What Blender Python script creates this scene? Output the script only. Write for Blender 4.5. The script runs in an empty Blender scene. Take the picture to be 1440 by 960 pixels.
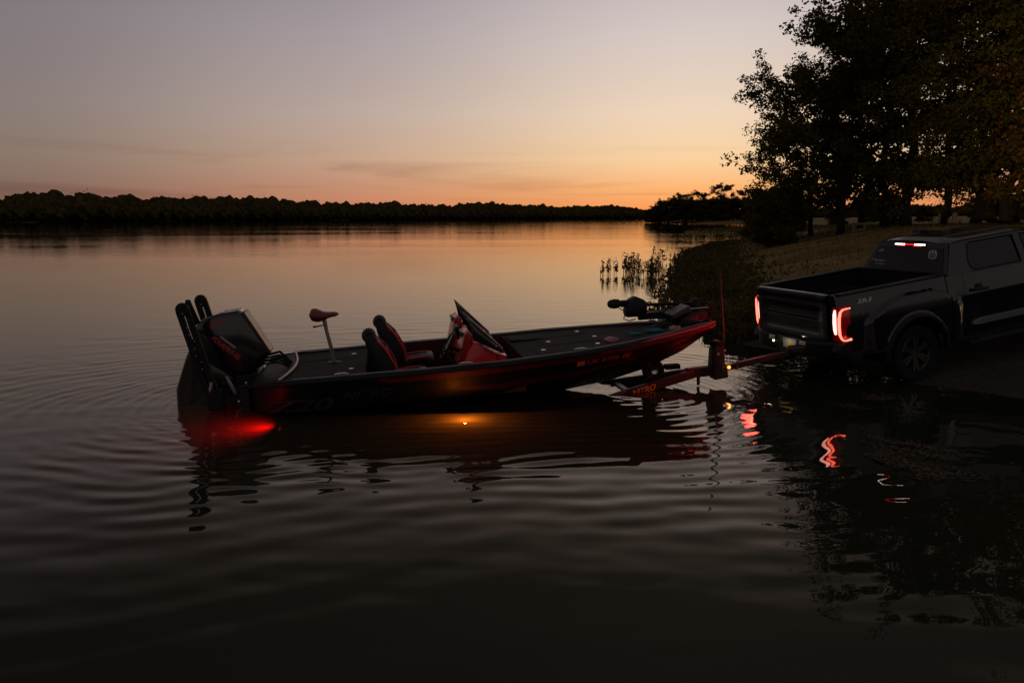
import bpy, bmesh, math, random
import numpy as np
from mathutils import Vector, Matrix, geometry

sc = bpy.context.scene
COL = sc.collection
PI = math.pi
R = math.radians

# ------------------------------------------------------------------ camera
cam = bpy.data.objects.new('camera', bpy.data.cameras.new('camera'))
COL.objects.link(cam)
cam.data.lens = 28.0
cam.data.sensor_width = 36.0
cam.data.clip_start = 0.1
cam.data.clip_end = 6000
cam.location = (0, 0, 2.4)
cam.rotation_euler = (R(90) - math.atan(175 / 1120), 0, 0)
sc.camera = cam

# ------------------------------------------------------------------ render look
sc.view_settings.view_transform = 'Standard'
sc.view_settings.look = 'None'
sc.view_settings.exposure = 0.0
sc.view_settings.gamma = 1.0
sc.view_settings.use_curve_mapping = False
sc.render.engine = 'CYCLES'
sc.cycles.use_denoising = True
sc.cycles.max_bounces = 6
sc.cycles.diffuse_bounces = 2
sc.cycles.glossy_bounces = 4
sc.cycles.transparent_max_bounces = 10
sc.cycles.transmission_bounces = 3
sc.cycles.caustics_reflective = False
sc.cycles.caustics_refractive = False
sc.cycles.sample_clamp_indirect = 6.0


def lin(r, g, b):
    f = lambda c: (c / 255 / 12.92) if c / 255 <= 0.04045 else ((c / 255 + 0.055) / 1.055) ** 2.4
    return (f(r), f(g), f(b), 1.0)


# ------------------------------------------------------------------ world: dusk sky after sunset
SUN_AZ = R(13.0)          # afterglow a little to the right of the view axis (+Y)


def build_world():
    w = bpy.data.worlds.new('World')
    sc.world = w
    w.use_nodes = True
    nt = w.node_tree
    N, L = nt.nodes, nt.links
    N.clear()
    out = N.new('ShaderNodeOutputWorld')
    bg = N.new('ShaderNodeBackground')
    L.new(bg.outputs[0], out.inputs[0])
    tc = N.new('ShaderNodeTexCoord')

    def mth(op, a, b=None, c=None, clamp=False):
        n = N.new('ShaderNodeMath')
        n.operation = op
        n.use_clamp = clamp
        for i, v in enumerate((a, b, c)):
            if v is None:
                continue
            if isinstance(v, (int, float)):
                n.inputs[i].default_value = v
            else:
                L.new(v, n.inputs[i])
        return n.outputs[0]

    def mrange(v, a, b, smooth=True):
        n = N.new('ShaderNodeMapRange')
        n.interpolation_type = 'SMOOTHSTEP' if smooth else 'LINEAR'
        n.inputs['From Min'].default_value = a
        n.inputs['From Max'].default_value = b
        L.new(v, n.inputs['Value'])
        return n.outputs[0]

    sep = N.new('ShaderNodeSeparateXYZ')
    L.new(tc.outputs['Generated'], sep.inputs[0])
    x, y, z = sep.outputs
    zc = mth('MAXIMUM', z, 0.0)
    p = mth('SQRT', zc)
    az0 = mth('ARCTAN2', x, y)
    az = mth('ABSOLUTE', mth('SUBTRACT', az0, SUN_AZ))
    el = mth('ARCSINE', mth('MINIMUM', mth('MAXIMUM', z, -1.0), 1.0))

    def ramp(stops):
        n = N.new('ShaderNodeValToRGB')
        n.color_ramp.interpolation = 'LINEAR'
        e = n.color_ramp.elements
        while len(e) > 1:
            e.remove(e[-1])
        e[0].position = stops[0][0]
        e[0].color = lin(*stops[0][1])
        for q, c in stops[1:]:
            k = e.new(q)
            k.color = lin(*c)
        L.new(p, n.inputs[0])
        return n.outputs[0]

    A = ramp([(0, (242, 134, 62)), (.093, (247, 152, 80)), (.187, (248, 180, 116)), (.264, (246, 208, 160)),
              (.349, (237, 212, 186)), (.456, (214, 200, 194)), (.519, (197, 184, 187)), (.60, (140, 127, 122)),
              (.66, (86, 80, 75)), (.84, (84, 78, 79)), (1, (98, 92, 96))])
    B = ramp([(0, (202, 108, 70)), (.093, (202, 124, 88)), (.187, (197, 143, 114)), (.264, (196, 161, 137)),
              (.349, (187, 167, 157)), (.456, (167, 156, 159)), (.519, (152, 143, 150)), (.60, (114, 103, 99)),
              (.66, (70, 66, 61)), (.84, (80, 75, 77)), (1, (98, 92, 96))])
    Cc = ramp([(0, (118, 82, 66)), (.093, (126, 95, 80)), (.187, (130, 105, 95)), (.264, (136, 118, 107)),
               (.349, (135, 122, 119)), (.456, (127, 119, 123)), (.519, (117, 112, 119)), (.60, (84, 77, 77)),
               (.66, (53, 51, 48)), (.84, (76, 71, 75)), (1, (98, 92, 96))])
    D = ramp([(0, (34, 31, 30)), (.31, (42, 38, 37)), (.36, (118, 108, 106)), (.6, (124, 115, 114)), (.84, (104, 98, 101)), (1, (98, 92, 96))])

    def mix(a, b, f, mode='MIX'):
        n = N.new('ShaderNodeMix')
        n.data_type = 'RGBA'
        n.blend_type = mode
        if isinstance(f, (int, float)):
            n.inputs[0].default_value = f
        else:
            L.new(f, n.inputs[0])
        L.new(a, n.inputs[6])
        if isinstance(b, tuple):
            n.inputs[7].default_value = b
        else:
            L.new(b, n.inputs[7])
        return n.outputs[2]

    c1 = mix(A, B, mrange(az, R(0), R(27)))
    c2 = mix(c1, Cc, mrange(az, R(20), R(47)))
    c3 = mix(c2, D, mrange(az, R(46), R(115)))
    # faint streaks of smoke-like cloud low over the far shore
    cb = N.new('ShaderNodeCombineXYZ')
    L.new(mth('MULTIPLY', az0, 2.6), cb.inputs[0])
    L.new(mth('MULTIPLY', el, 34.0), cb.inputs[1])
    nz = N.new('ShaderNodeTexNoise')
    nz.inputs['Scale'].default_value = 1.0
    nz.inputs['Detail'].default_value = 4.0
    nz.inputs['Roughness'].default_value = 0.5
    nz.inputs['Distortion'].default_value = 0.6
    L.new(cb.outputs[0], nz.inputs['Vector'])
    band = mth('MULTIPLY', mrange(el, R(0.2), R(1.6)), mth('SUBTRACT', 1.0, mrange(el, R(2.6), R(5.5))))
    streak = mth('MULTIPLY', mrange(nz.outputs[0], .46, .70), band)
    c4 = mix(c3, (0.62, 0.50, 0.50, 1), mth('MULTIPLY', streak, 0.7), 'MULTIPLY')
    # a trace of physical sky light with the sun just under the horizon's edge
    sky = N.new('ShaderNodeTexSky')
    sky.sky_type = 'NISHITA'
    sky.sun_disc = False
    sky.sun_elevation = R(0.2)
    sky.sun_rotation = SUN_AZ
    sky.altitude = 100
    c5 = mix(c4, sky.outputs[0], 0.004, 'ADD')
    L.new(c5, bg.inputs[0])
    bg.inputs[1].default_value = 1.0


build_world()


# ------------------------------------------------------------------ materials
def mat(name, base, rough=0.5, metal=0.0, coat=0.0, spec=0.5, emit=None, estr=0.0, vary=0.0, vscale=6.0,
        bump=0.0, bscale=40.0, sheen=0.0, trans=0.0):
    m = bpy.data.materials.new(name)
    m.use_nodes = True
    nt = m.node_tree
    b = nt.nodes['Principled BSDF']
    b.inputs['Base Color'].default_value = (*base, 1)
    b.inputs['Roughness'].default_value = rough
    b.inputs['Metallic'].default_value = metal
    b.inputs['Coat Weight'].default_value = coat
    b.inputs['Coat Roughness'].default_value = 0.06
    b.inputs['Specular IOR Level'].default_value = spec
    if trans:
        b.inputs['Transmission Weight'].default_value = trans
    if emit:
        b.inputs['Emission Color'].default_value = (*emit, 1)
        b.inputs['Emission Strength'].default_value = estr
    if vary or bump:
        tc = nt.nodes.new('ShaderNodeTexCoord')
    if vary:
        nz = nt.nodes.new('ShaderNodeTexNoise')
        nz.inputs['Scale'].default_value = vscale
        nz.inputs['Detail'].default_value = 6
        nt.links.new(tc.outputs['Object'], nz.inputs['Vector'])
        mx = nt.nodes.new('ShaderNodeMix')
        mx.data_type = 'RGBA'
        mx.inputs[6].default_value = (*[c * (1 - vary) for c in base], 1)
        mx.inputs[7].default_value = (*[min(1, c * (1 + vary)) for c in base], 1)
        nt.links.new(nz.outputs[0], mx.inputs[0])
        nt.links.new(mx.outputs[2], b.inputs['Base Color'])
        mr = nt.nodes.new('ShaderNodeMapRange')
        mr.inputs['To Min'].default_value = max(0.02, rough - 0.12 * (vary > 0) * min(1, rough * 2))
        mr.inputs['To Max'].default_value = min(1, rough + 0.12)
        nt.links.new(nz.outputs[0], mr.inputs['Value'])
        nt.links.new(mr.outputs[0], b.inputs['Roughness'])
    if bump:
        n2 = nt.nodes.new('ShaderNodeTexNoise')
        n2.inputs['Scale'].default_value = bscale
        n2.inputs['Detail'].default_value = 5
        nt.links.new(tc.outputs['Object'], n2.inputs['Vector'])
        bp = nt.nodes.new('ShaderNodeBump')
        bp.inputs['Strength'].default_value = bump
        bp.inputs['Distance'].default_value = 0.02
        nt.links.new(n2.outputs[0], bp.inputs['Height'])
        nt.links.new(bp.outputs[0], b.inputs['Normal'])
    return m


def leaf_mat(name, c1, c2, c3, transl=0.35):
    m = bpy.data.materials.new(name)
    m.use_nodes = True
    nt = m.node_tree
    nt.nodes.clear()
    out = nt.nodes.new('ShaderNodeOutputMaterial')
    geo = nt.nodes.new('ShaderNodeNewGeometry')
    rp = nt.nodes.new('ShaderNodeValToRGB')
    e = rp.color_ramp.elements
    e[0].color = (*c1, 1)
    e[1].color = (*c3, 1)
    e.new(0.6).color = (*c2, 1)
    nt.links.new(geo.outputs['Random Per Island'], rp.inputs[0])
    d = nt.nodes.new('ShaderNodeBsdfDiffuse')
    t = nt.nodes.new('ShaderNodeBsdfTranslucent')
    mx = nt.nodes.new('ShaderNodeMixShader')
    mx.inputs[0].default_value = transl
    nt.links.new(rp.outputs[0], d.inputs[0])
    nt.links.new(rp.outputs[0], t.inputs[0])
    nt.links.new(d.outputs[0], mx.inputs[1])
    nt.links.new(t.outputs[0], mx.inputs[2])
    nt.links.new(mx.outputs[0], out.inputs[0])
    return m


M = dict(
    hull=mat('hull_black_gelcoat', (.008, .008, .0085), .32, spec=.4, vary=.25, vscale=3),
    red=mat('red_metalflake', (.38, .010, .013), .28, metal=.2, coat=.3, vary=.2, vscale=30),
    consolered=mat('console_red_gelcoat', (.62, .012, .014), .3, coat=.3, vary=.15, vscale=10),
    hullred=mat('dark_red_hull_band', (.13, .008, .010), .30, coat=.2, vary=.25, vscale=12),
    darkred=mat('dark_red_liner', (.07, .006, .007), .4, vary=.2, vscale=8),
    carpet=mat('deck_carpet', (.048, .043, .040), .95, vary=.25, vscale=9, bump=.5, bscale=160, spec=.2),
    cap=mat('black_gunwale_cap', (.007, .007, .007), .55, spec=.25, vary=.2, vscale=7),
    chrome=mat('brushed_metal', (.62, .60, .58), .28, metal=1, vary=.15, vscale=20),
    capsilver=mat('silver_cap', (.42, .39, .36), .38, metal=.5, vary=.15, vscale=10),
    dark=mat('black_plastic', (.009, .009, .0095), .5, spec=.3, vary=.3, vscale=14),
    rubber=mat('black_rubber', (.008, .0075, .0075), .8, spec=.3, vary=.3, vscale=20, bump=.3, bscale=60),
    vinyl=mat('black_vinyl', (.010, .0095, .0095), .6, spec=.3, vary=.2, vscale=12, bump=.2, bscale=120),
    greyvinyl=mat('grey_vinyl', (.13, .12, .115), .55, vary=.2, vscale=12),
    piping=mat('red_piping', (.55, .02, .02), .4),
    redvinyl=mat('dark_red_vinyl', (.16, .020, .018), .42, vary=.2, vscale=12),
    acrylic=mat('smoked_acrylic', (.008, .007, .007), .06, coat=.5),
    cowl=mat('cowl_black', (.010, .010, .011), .18, coat=.6, vary=.2, vscale=5),
    cowlgrey=mat('cowl_bronze_grey', (.11, .09, .07), .35, metal=.4, vary=.15, vscale=8),
    redtext=mat('red_lettering', (.60, .045, .045), .4),
    greytext=mat('grey_lettering', (.30, .30, .31), .4),
    dimtext=mat('dark_grey_lettering', (.060, .058, .060), .35, metal=.3),
    whitetext=mat('white_lettering', (.75, .72, .68), .5),
    orangedecal=mat('orange_decal', (.80, .16, .03), .5),
    screen=mat('dark_screen', (.035, .038, .04), .4),
    galv=mat('painted_trailer_red', (.032, .007, .006), .5, spec=.3, vary=.3, vscale=6),
    frame=mat('trailer_black', (.010, .009, .009), .4, vary=.3, vscale=6),
    paint=mat('truck_graphite_paint', (.008, .008, .009), .16, spec=.25, coat=.8),
    trim=mat('truck_black_trim', (.008, .008, .008), .5, spec=.3, vary=.3, vscale=10),
    glass=mat('tinted_glass', (.003, .003, .003), .04, spec=.45),
    bedliner=mat('spray_bedliner', (.010, .010, .010), .9, bump=.5, bscale=150, spec=.2),
    rim=mat('black_alloy', (.10, .095, .09), .3, metal=.7, vary=.2, vscale=8),
    lens=mat('red_lamp_lens', (.20, .004, .004), .1, coat=.5, emit=(1, .004, .002), estr=.035),
    lampred=mat('lit_red_tube', (.8, .1, .08), .3, emit=(1, .11, .07), estr=4.2),
    lampwhite=mat('lit_white_bar', (.9, .8, .8), .3, emit=(1, .42, .36), estr=2.6),
    cargo=mat('lit_cargo_white', (.9, .9, .95), .3, emit=(1, .86, .80), estr=3.0),
    chmsl=mat('lit_stop_red', (.7, .02, .02), .3, emit=(1, .012, .012), estr=1.6),
    amber=mat('lit_amber', (.9, .4, .05), .3, emit=(1, .20, .02), estr=3.0),
    subamber=mat('lit_submerged_amber', (.9, .4, .05), .3, emit=(1, .24, .03), estr=1.4),
    subred=mat('lit_submerged_red', (.9, .05, .02), .3, emit=(1, .02, .008), estr=1.6),
    warmdot=mat('lit_plate_lamp', (.9, .9, .7), .3, emit=(1, .88, .55), estr=5.0),
    plate=mat('plate_pale', (.45, .48, .55), .45, vary=.3, vscale=25),
    plategold=mat('plate_gold', (.65, .42, .05), .45),
    chrometrim=mat('bumper_chrome', (.5, .48, .46), .15, metal=1),
    sticker=mat('white_sticker', (.42, .41, .40), .6),
    bark=mat('bark', (.020, .015, .011), .9, vary=.4, vscale=5, bump=.8, bscale=14, spec=.2),
    postwood=mat('weathered_wood', (.16, .115, .075), .85, vary=.4, vscale=8, bump=.4, bscale=30),
    poleyellow=mat('rusty_pole', (.045, .026, .018), .6, vary=.4, vscale=12),
    pink=mat('faded_pink_cloth', (.45, .22, .20), .8, vary=.3, vscale=20),
    teal=mat('teal_cord', (.02, .20, .26), .6),
    leaf=leaf_mat('oak_leaves', (.052, .054, .012), (.105, .092, .020), (.18, .11, .024), .45),
    leafwarm=leaf_mat('turning_leaves', (.050, .040, .010), (.11, .062, .014), (.20, .09, .016)),
    farleaf=leaf_mat('far_leaves', (.040, .040, .014), (.070, .058, .022), (.12, .072, .026), .15),
    litter=leaf_mat('wet_leaf_litter', (.045, .032, .02), (.10, .075, .047), (.19, .145, .09), .1),
    reed=leaf_mat('reed_leaves', (.050, .046, .014), (.095, .076, .024), (.16, .11, .038), .3),
    grass=leaf_mat('grass_blades', (.085, .066, .016), (.17, .125, .032), (.28, .19, .06), .25),
)


# ------------------------------------------------------------------ helpers
class MB:
    def __init__(self):
        self.v, self.f = [], []

    def add(self, vs, fs):
        o = len(self.v)
        self.v += [tuple(p) for p in vs]
        self.f += [tuple(i + o for i in f) for f in fs]
        return self

    def box(self, c, s, rot=None):
        hx, hy, hz = s[0] / 2, s[1] / 2, s[2] / 2
        P = [Vector((sx * hx, sy * hy, sz * hz)) for sx in (-1, 1) for sy in (-1, 1) for sz in (-1, 1)]
        if rot is not None:
            P = [rot @ p for p in P]
        P = [p + Vector(c) for p in P]
        return self.add(P, [(0, 1, 3, 2), (4, 6, 7, 5), (0, 4, 5, 1), (2, 3, 7, 6), (0, 2, 6, 4), (1, 5, 7, 3)])

    def tube(self, pts, rad, n=8, cap=True):
        pts = [Vector(p) for p in pts]
        k = len(pts)
        rr = rad if hasattr(rad, '__len__') else [rad] * k
        ref = None
        rings = []
        for i, p in enumerate(pts):
            d = (pts[min(i + 1, k - 1)] - pts[max(i - 1, 0)]).normalized()
            if ref is None:
                ref = Vector((0, 0, 1)) if abs(d.z) < .9 else Vector((1, 0, 0))
            a = (ref - d * ref.dot(d))
            if a.length < 1e-5:
                a = d.orthogonal()
            a.normalize()
            ref = a
            b = d.cross(a)
            rings.append([p + (a * math.cos(2 * PI * j / n) + b * math.sin(2 * PI * j / n)) * rr[i] for j in range(n)])
        V = [q for r in rings for q in r]
        F = []
        for i in range(k - 1):
            for j in range(n):
                F.append((i * n + j, i * n + (j + 1) % n, (i + 1) * n + (j + 1) % n, (i + 1) * n + j))
        if cap:
            F.append(tuple(range(n - 1, -1, -1)))
            F.append(tuple((k - 1) * n + j for j in range(n)))
        return self.add(V, F)

    def bar(self, a, b, w, h, up=(0, 0, 1)):
        a, b = Vector(a), Vector(b)
        d = (b - a).normalized()
        s = d.cross(Vector(up)).normalized()
        u = s.cross(d)
        V = [p + s * (sx * w / 2) + u * (sz * h / 2) for p in (a, b) for sx, sz in ((-1, -1), (1, -1), (1, 1), (-1, 1))]
        return self.add(V, [(0, 1, 2, 3), (7, 6, 5, 4), (0, 4, 5, 1), (1, 5, 6, 2), (2, 6, 7, 3), (3, 7, 4, 0)])

    def grid(self, rows):
        n = len(rows[0])
        V = [p for r in rows for p in r]
        F = [(i * n + j, i * n + j + 1, (i + 1) * n + j + 1, (i + 1) * n + j) for i in range(len(rows) - 1) for j in range(n - 1)]
        return self.add(V, F)

    def prism(self, poly, y0, y1, cham=0.0, tf=None):
        """(x,z) polygon extruded along y with an optional chamfer at both ends"""
        n = len(poly)
        cx = sum(p[0] for p in poly) / n
        cz = sum(p[1] for p in poly) / n

        def inset(c):
            o = []
            for x, z in poly:
                d = math.hypot(x - cx, z - cz) or 1
                o.append((x - (x - cx) / d * c, z - (z - cz) / d * c))
            return o
        layers = [(y0, inset(cham)), (y0 + cham * .35, inset(cham * .35)), (y0 + cham, poly), (y1 - cham, poly), (y1 - cham * .35, inset(cham * .35)), (y1, inset(cham))] if cham else [(y0, poly), (y1, poly)]
        V = [(x, y, z) for y, pl in layers for x, z in pl]
        if tf:
            V = [tf(*p) for p in V]
        F = []
        for i in range(len(layers) - 1):
            for j in range(n):
                F.append((i * n + j, i * n + (j + 1) % n, (i + 1) * n + (j + 1) % n, (i + 1) * n + j))
        F.append(tuple(range(n - 1, -1, -1)))
        F.append(tuple((len(layers) - 1) * n + j for j in range(n)))
        return self.add(V, F)

    def lathe(self, prof, axis='y', c=(0, 0, 0), n=32, a0=0, a1=2 * PI):
        """prof: list of (radius, along-axis)"""
        full = abs(a1 - a0 - 2 * PI) < 1e-6
        m = n if full else n + 1
        V = []
        for r, t in prof:
            for j in range(m):
                a = a0 + (a1 - a0) * j / n
                u, w = r * math.cos(a), r * math.sin(a)
                V.append({'y': (c[0] + u, c[1] + t, c[2] + w), 'z': (c[0] + u, c[1] + w, c[2] + t), 'x': (c[0] + t, c[1] + u, c[2] + w)}[axis])
        F = []
        for i in range(len(prof) - 1):
            for j in range(n):
                k = (j + 1) % m
                F.append((i * m + j, i * m + k, (i + 1) * m + k, (i + 1) * m + j))
        return self.add(V, F)

    def build(self, name, m, parent=None, angle=35, bevel=0.0, smooth=True):
        me = bpy.data.meshes.new(name)
        me.from_pydata(self.v, [], self.f)
        me.validate()
        bm = bmesh.new()
        bm.from_mesh(me)
        bmesh.ops.recalc_face_normals(bm, faces=bm.faces)
        bm.to_mesh(me)
        bm.free()
        return link(name, me, m, parent, angle, bevel, smooth)


def link(name, me, m, parent=None, angle=35, bevel=0.0, smooth=True):
    if m is not None:
        me.materials.append(m)
    if smooth and len(me.polygons):
        me.polygons.foreach_set('use_smooth', [True] * len(me.polygons))
        if angle:
            me.set_sharp_from_angle(angle=R(angle))
    o = bpy.data.objects.new(name, me)
    COL.objects.link(o)
    if parent is not None:
        o.parent = parent
    if bevel:
        b = o.modifiers.new('bevel', 'BEVEL')
        b.width = bevel
        b.segments = 2
        b.limit_method = 'ANGLE'
        b.angle_limit = R(40)
    return o


def tag(o, label, cat, group=None, kind=None):
    o['label'] = label
    o['category'] = cat
    if group:
        o['group'] = group
    if kind:
        o['kind'] = kind
    return o


def thing(name, label, cat, loc=(0, 0, 0), rot=(0, 0, 0), group=None):
    o = bpy.data.objects.new(name, None)
    o.empty_display_size = .3
    COL.objects.link(o)
    o.location = loc
    o.rotation_euler = rot
    return tag(o, label, cat, group)


def pose(o, x, y, z, heading, pitch):
    fw = Vector((math.cos(heading) * math.cos(pitch), math.sin(heading) * math.cos(pitch), math.sin(pitch)))
    lf = Vector((-math.sin(heading), math.cos(heading), 0))
    up = fw.cross(lf)
    m = Matrix((fw, lf, up)).transposed().to_4x4()
    m.translation = (x, y, z)
    o.matrix_world = m
    return m


def structure(o):
    o['kind'] = 'structure'
    return o


def lettering(name, text, size, fn, m, parent, shear=0.0, bold=0.0, spacing=1.0, width=None):
    """text laid on a surface: fn(u, v) -> local point; u from 0 to the text's width"""
    cu = bpy.data.curves.new(name, 'FONT')
    cu.body = text
    cu.size = size
    cu.shear = shear
    cu.offset = bold
    cu.space_character = spacing
    cu.resolution_u = 3
    to = bpy.data.objects.new(name, cu)
    COL.objects.link(to)
    dg = bpy.context.evaluated_depsgraph_get()
    me = bpy.data.meshes.new_from_object(to.evaluated_get(dg))
    bpy.data.objects.remove(to)
    us = [v.co.x for v in me.vertices]
    k = 1.0 if width is None else width / max(us)
    for v in me.vertices:
        v.co = fn(v.co.x * k, v.co.y)
    me.materials.clear()
    return link(name, me, m, parent, smooth=False)


def lerp_tab(x, xs, ys):
    return float(np.interp(x, xs, ys))


def sstep(a, b, x):
    t = np.clip((x - a) / (b - a), 0, 1)
    return t * t * (3 - 2 * t)


def quads_mesh(name, V):
    """V: (n,4,3) array of loose quads"""
    n = len(V)
    me = bpy.data.meshes.new(name)
    me.vertices.add(n * 4)
    me.vertices.foreach_set('co', V.reshape(-1).astype(np.float32))
    me.loops.add(n * 4)
    me.loops.foreach_set('vertex_index', np.arange(n * 4, dtype=np.int32))
    me.polygons.add(n)
    me.polygons.foreach_set('loop_start', np.arange(0, n * 4, 4, dtype=np.int32))
    me.polygons.foreach_set('loop_total', np.full(n, 4, dtype=np.int32))
    me.update(calc_edges=True)
    return me


def grid_mesh(name, X, Y, Z):
    ny, nx = X.shape
    me = bpy.data.meshes.new(name)
    V = np.stack([X, Y, Z], -1).reshape(-1, 3).astype(np.float32)
    me.vertices.add(len(V))
    me.vertices.foreach_set('co', V.reshape(-1))
    i = np.arange(ny - 1)[:, None] * nx + np.arange(nx - 1)[None, :]
    Q = np.stack([i, i + 1, i + nx + 1, i + nx], -1).reshape(-1, 4).astype(np.int32)
    me.loops.add(Q.size)
    me.loops.foreach_set('vertex_index', Q.reshape(-1))
    me.polygons.add(len(Q))
    me.polygons.foreach_set('loop_start', np.arange(0, Q.size, 4, dtype=np.int32))
    me.polygons.foreach_set('loop_total', np.full(len(Q), 4, dtype=np.int32))
    me.polygons.foreach_set('use_smooth', np.ones(len(Q), dtype=bool))
    me.update(calc_edges=True)
    return me


def leaves(rng, centers, radius, per, size, flat=.75):
    """loose leaf quads scattered round cluster centres"""
    n = len(centers) * per
    c = np.repeat(centers, per, 0)
    rad = np.repeat(radius, per)[:, None]
    dv = rng.normal(0, 1, (n, 3))
    dv /= np.linalg.norm(dv, axis=1)[:, None]
    off = dv * rad * (1.08 * rng.random((n, 1)) ** .45) * np.array([1, 1, flat])
    p = c + off
    a = rng.normal(0, 1, (n, 3))
    a /= np.linalg.norm(a, axis=1)[:, None]
    b = np.cross(a, rng.normal(0, 1, (n, 3)))
    b /= np.linalg.norm(b, axis=1)[:, None]
    s = (size * rng.uniform(.55, 1.25, n))[:, None]
    return np.stack([p - a * s * .6, p - b * s * .36 + a * s * .05, p + a * s * .6, p + b * s * .36 + a * s * .05], 1)


# ------------------------------------------------------------------ terrain
SH_Y = [-60, 7, 12, 14.1, 16.3, 20, 25.6, 31, 40, 50, 60, 70, 81, 95, 103, 110, 118, 126, 135, 145, 160, 185, 205, 225, 250, 290, 303, 309, 330, 360, 420, 600, 1400, 3000]
SH_X = [9.5, 7.2, 5.4, 4.5, 4.3, 4.6, 5.7, 6.9, 9.1, 11.4, 14.0, 18.6, 24, 33, 37, 38, 31, 27.5, 31, 42, 75, 96, 99, 99, 97, 96, 90, 53, 57, 90, 140, 300, 900, 2000]


def shore_x(y):
    return np.interp(y, SH_Y, SH_X)


TR = (4.3727, 11.996, -.1586, .3244, .1316)          # truck pose: x, y, z, heading, pitch


def ground_z(x, y):
    x = np.asarray(x, float)
    y = np.asarray(y, float)
    wob = .35 * np.sin(y * .9) + .25 * np.sin(y * 2.3 + 1) + .5 * np.sin(y * .21)
    s = x - shore_x(y) + wob * sstep(13, 22, y)
    amp = 1.62 - 1.15 * sstep(52, 76, y)
    land = .22 * sstep(0, .8, s) + amp * sstep(0.3, 13, s) + .016 * np.clip(s - 12, 0, 60)
    land = land + np.clip(y - 220, 0, 500) * .0045 * sstep(10, 60, s)
    bed = np.maximum(-1.5, .20 * s)
    nat = np.where(s > 0, land, bed)
    # the far shore, running from the left frame edge to the vanishing end of the lake
    d = (np.array([-216.0, 336.0]), np.array([210.0, 1300.0]))
    t = d[1] - d[0]
    nrm = np.array([-t[1], t[0]]) / np.hypot(*t)
    s2 = (x - d[0][0]) * nrm[0] + (y - d[0][1]) * nrm[1] - 9 + 3 * np.sin(y * .02) + 3 * np.sin(y * .07)
    nat = np.maximum(nat, np.where(s2 > 0, .2 + .9 * sstep(0, 12, s2), -1.5))
    nat = np.maximum(nat, np.where(y > 1290, .6, -1.5))
    # boat ramp: a plane running down into the lake under the truck
    h = TR[3]
    fw = np.array([math.cos(h), math.sin(h)])
    ls = (x - TR[0]) * fw[0] + (y - TR[1]) * fw[1]
    ll = -(x - TR[0]) * fw[1] + (y - TR[1]) * fw[0]
    rz = TR[2] + math.tan(TR[4]) * ls
    rz = np.clip(rz, -1.5, 2.2)
    rampmask = (1 - sstep(2.0, 4.2, ll)) * sstep(-60, -30, ll) * (1 - sstep(40, 70, ls))
    z = nat * (1 - rampmask) + rz * rampmask
    near = 1 - sstep(25, 60, np.hypot(x, y))
    rz_low = .075 * sstep(1.0, 1.9, -ll) * rampmask
    z = z - rz_low
    z = z + near * .018 * (np.sin(x * 3.1 + y * 1.7) * np.sin(y * 2.9 - x * .8) + .6 * np.sin(x * 7.3 + 2) * np.sin(y * 6.1))
    return z


def gz(x, y):
    return float(ground_z(x, y))


def axis(fine0, fine1, step, lo, hi, g=1.12):
    a = list(np.arange(fine0, fine1 + 1e-6, step))
    s = step
    while a[-1] < hi:
        s *= g
        a.append(a[-1] + s)
    s = step
    pre = []
    cur = fine0
    while cur > lo:
        s *= g
        cur -= s
        pre.append(cur)
    return np.array(pre[::-1] + a)


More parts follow.
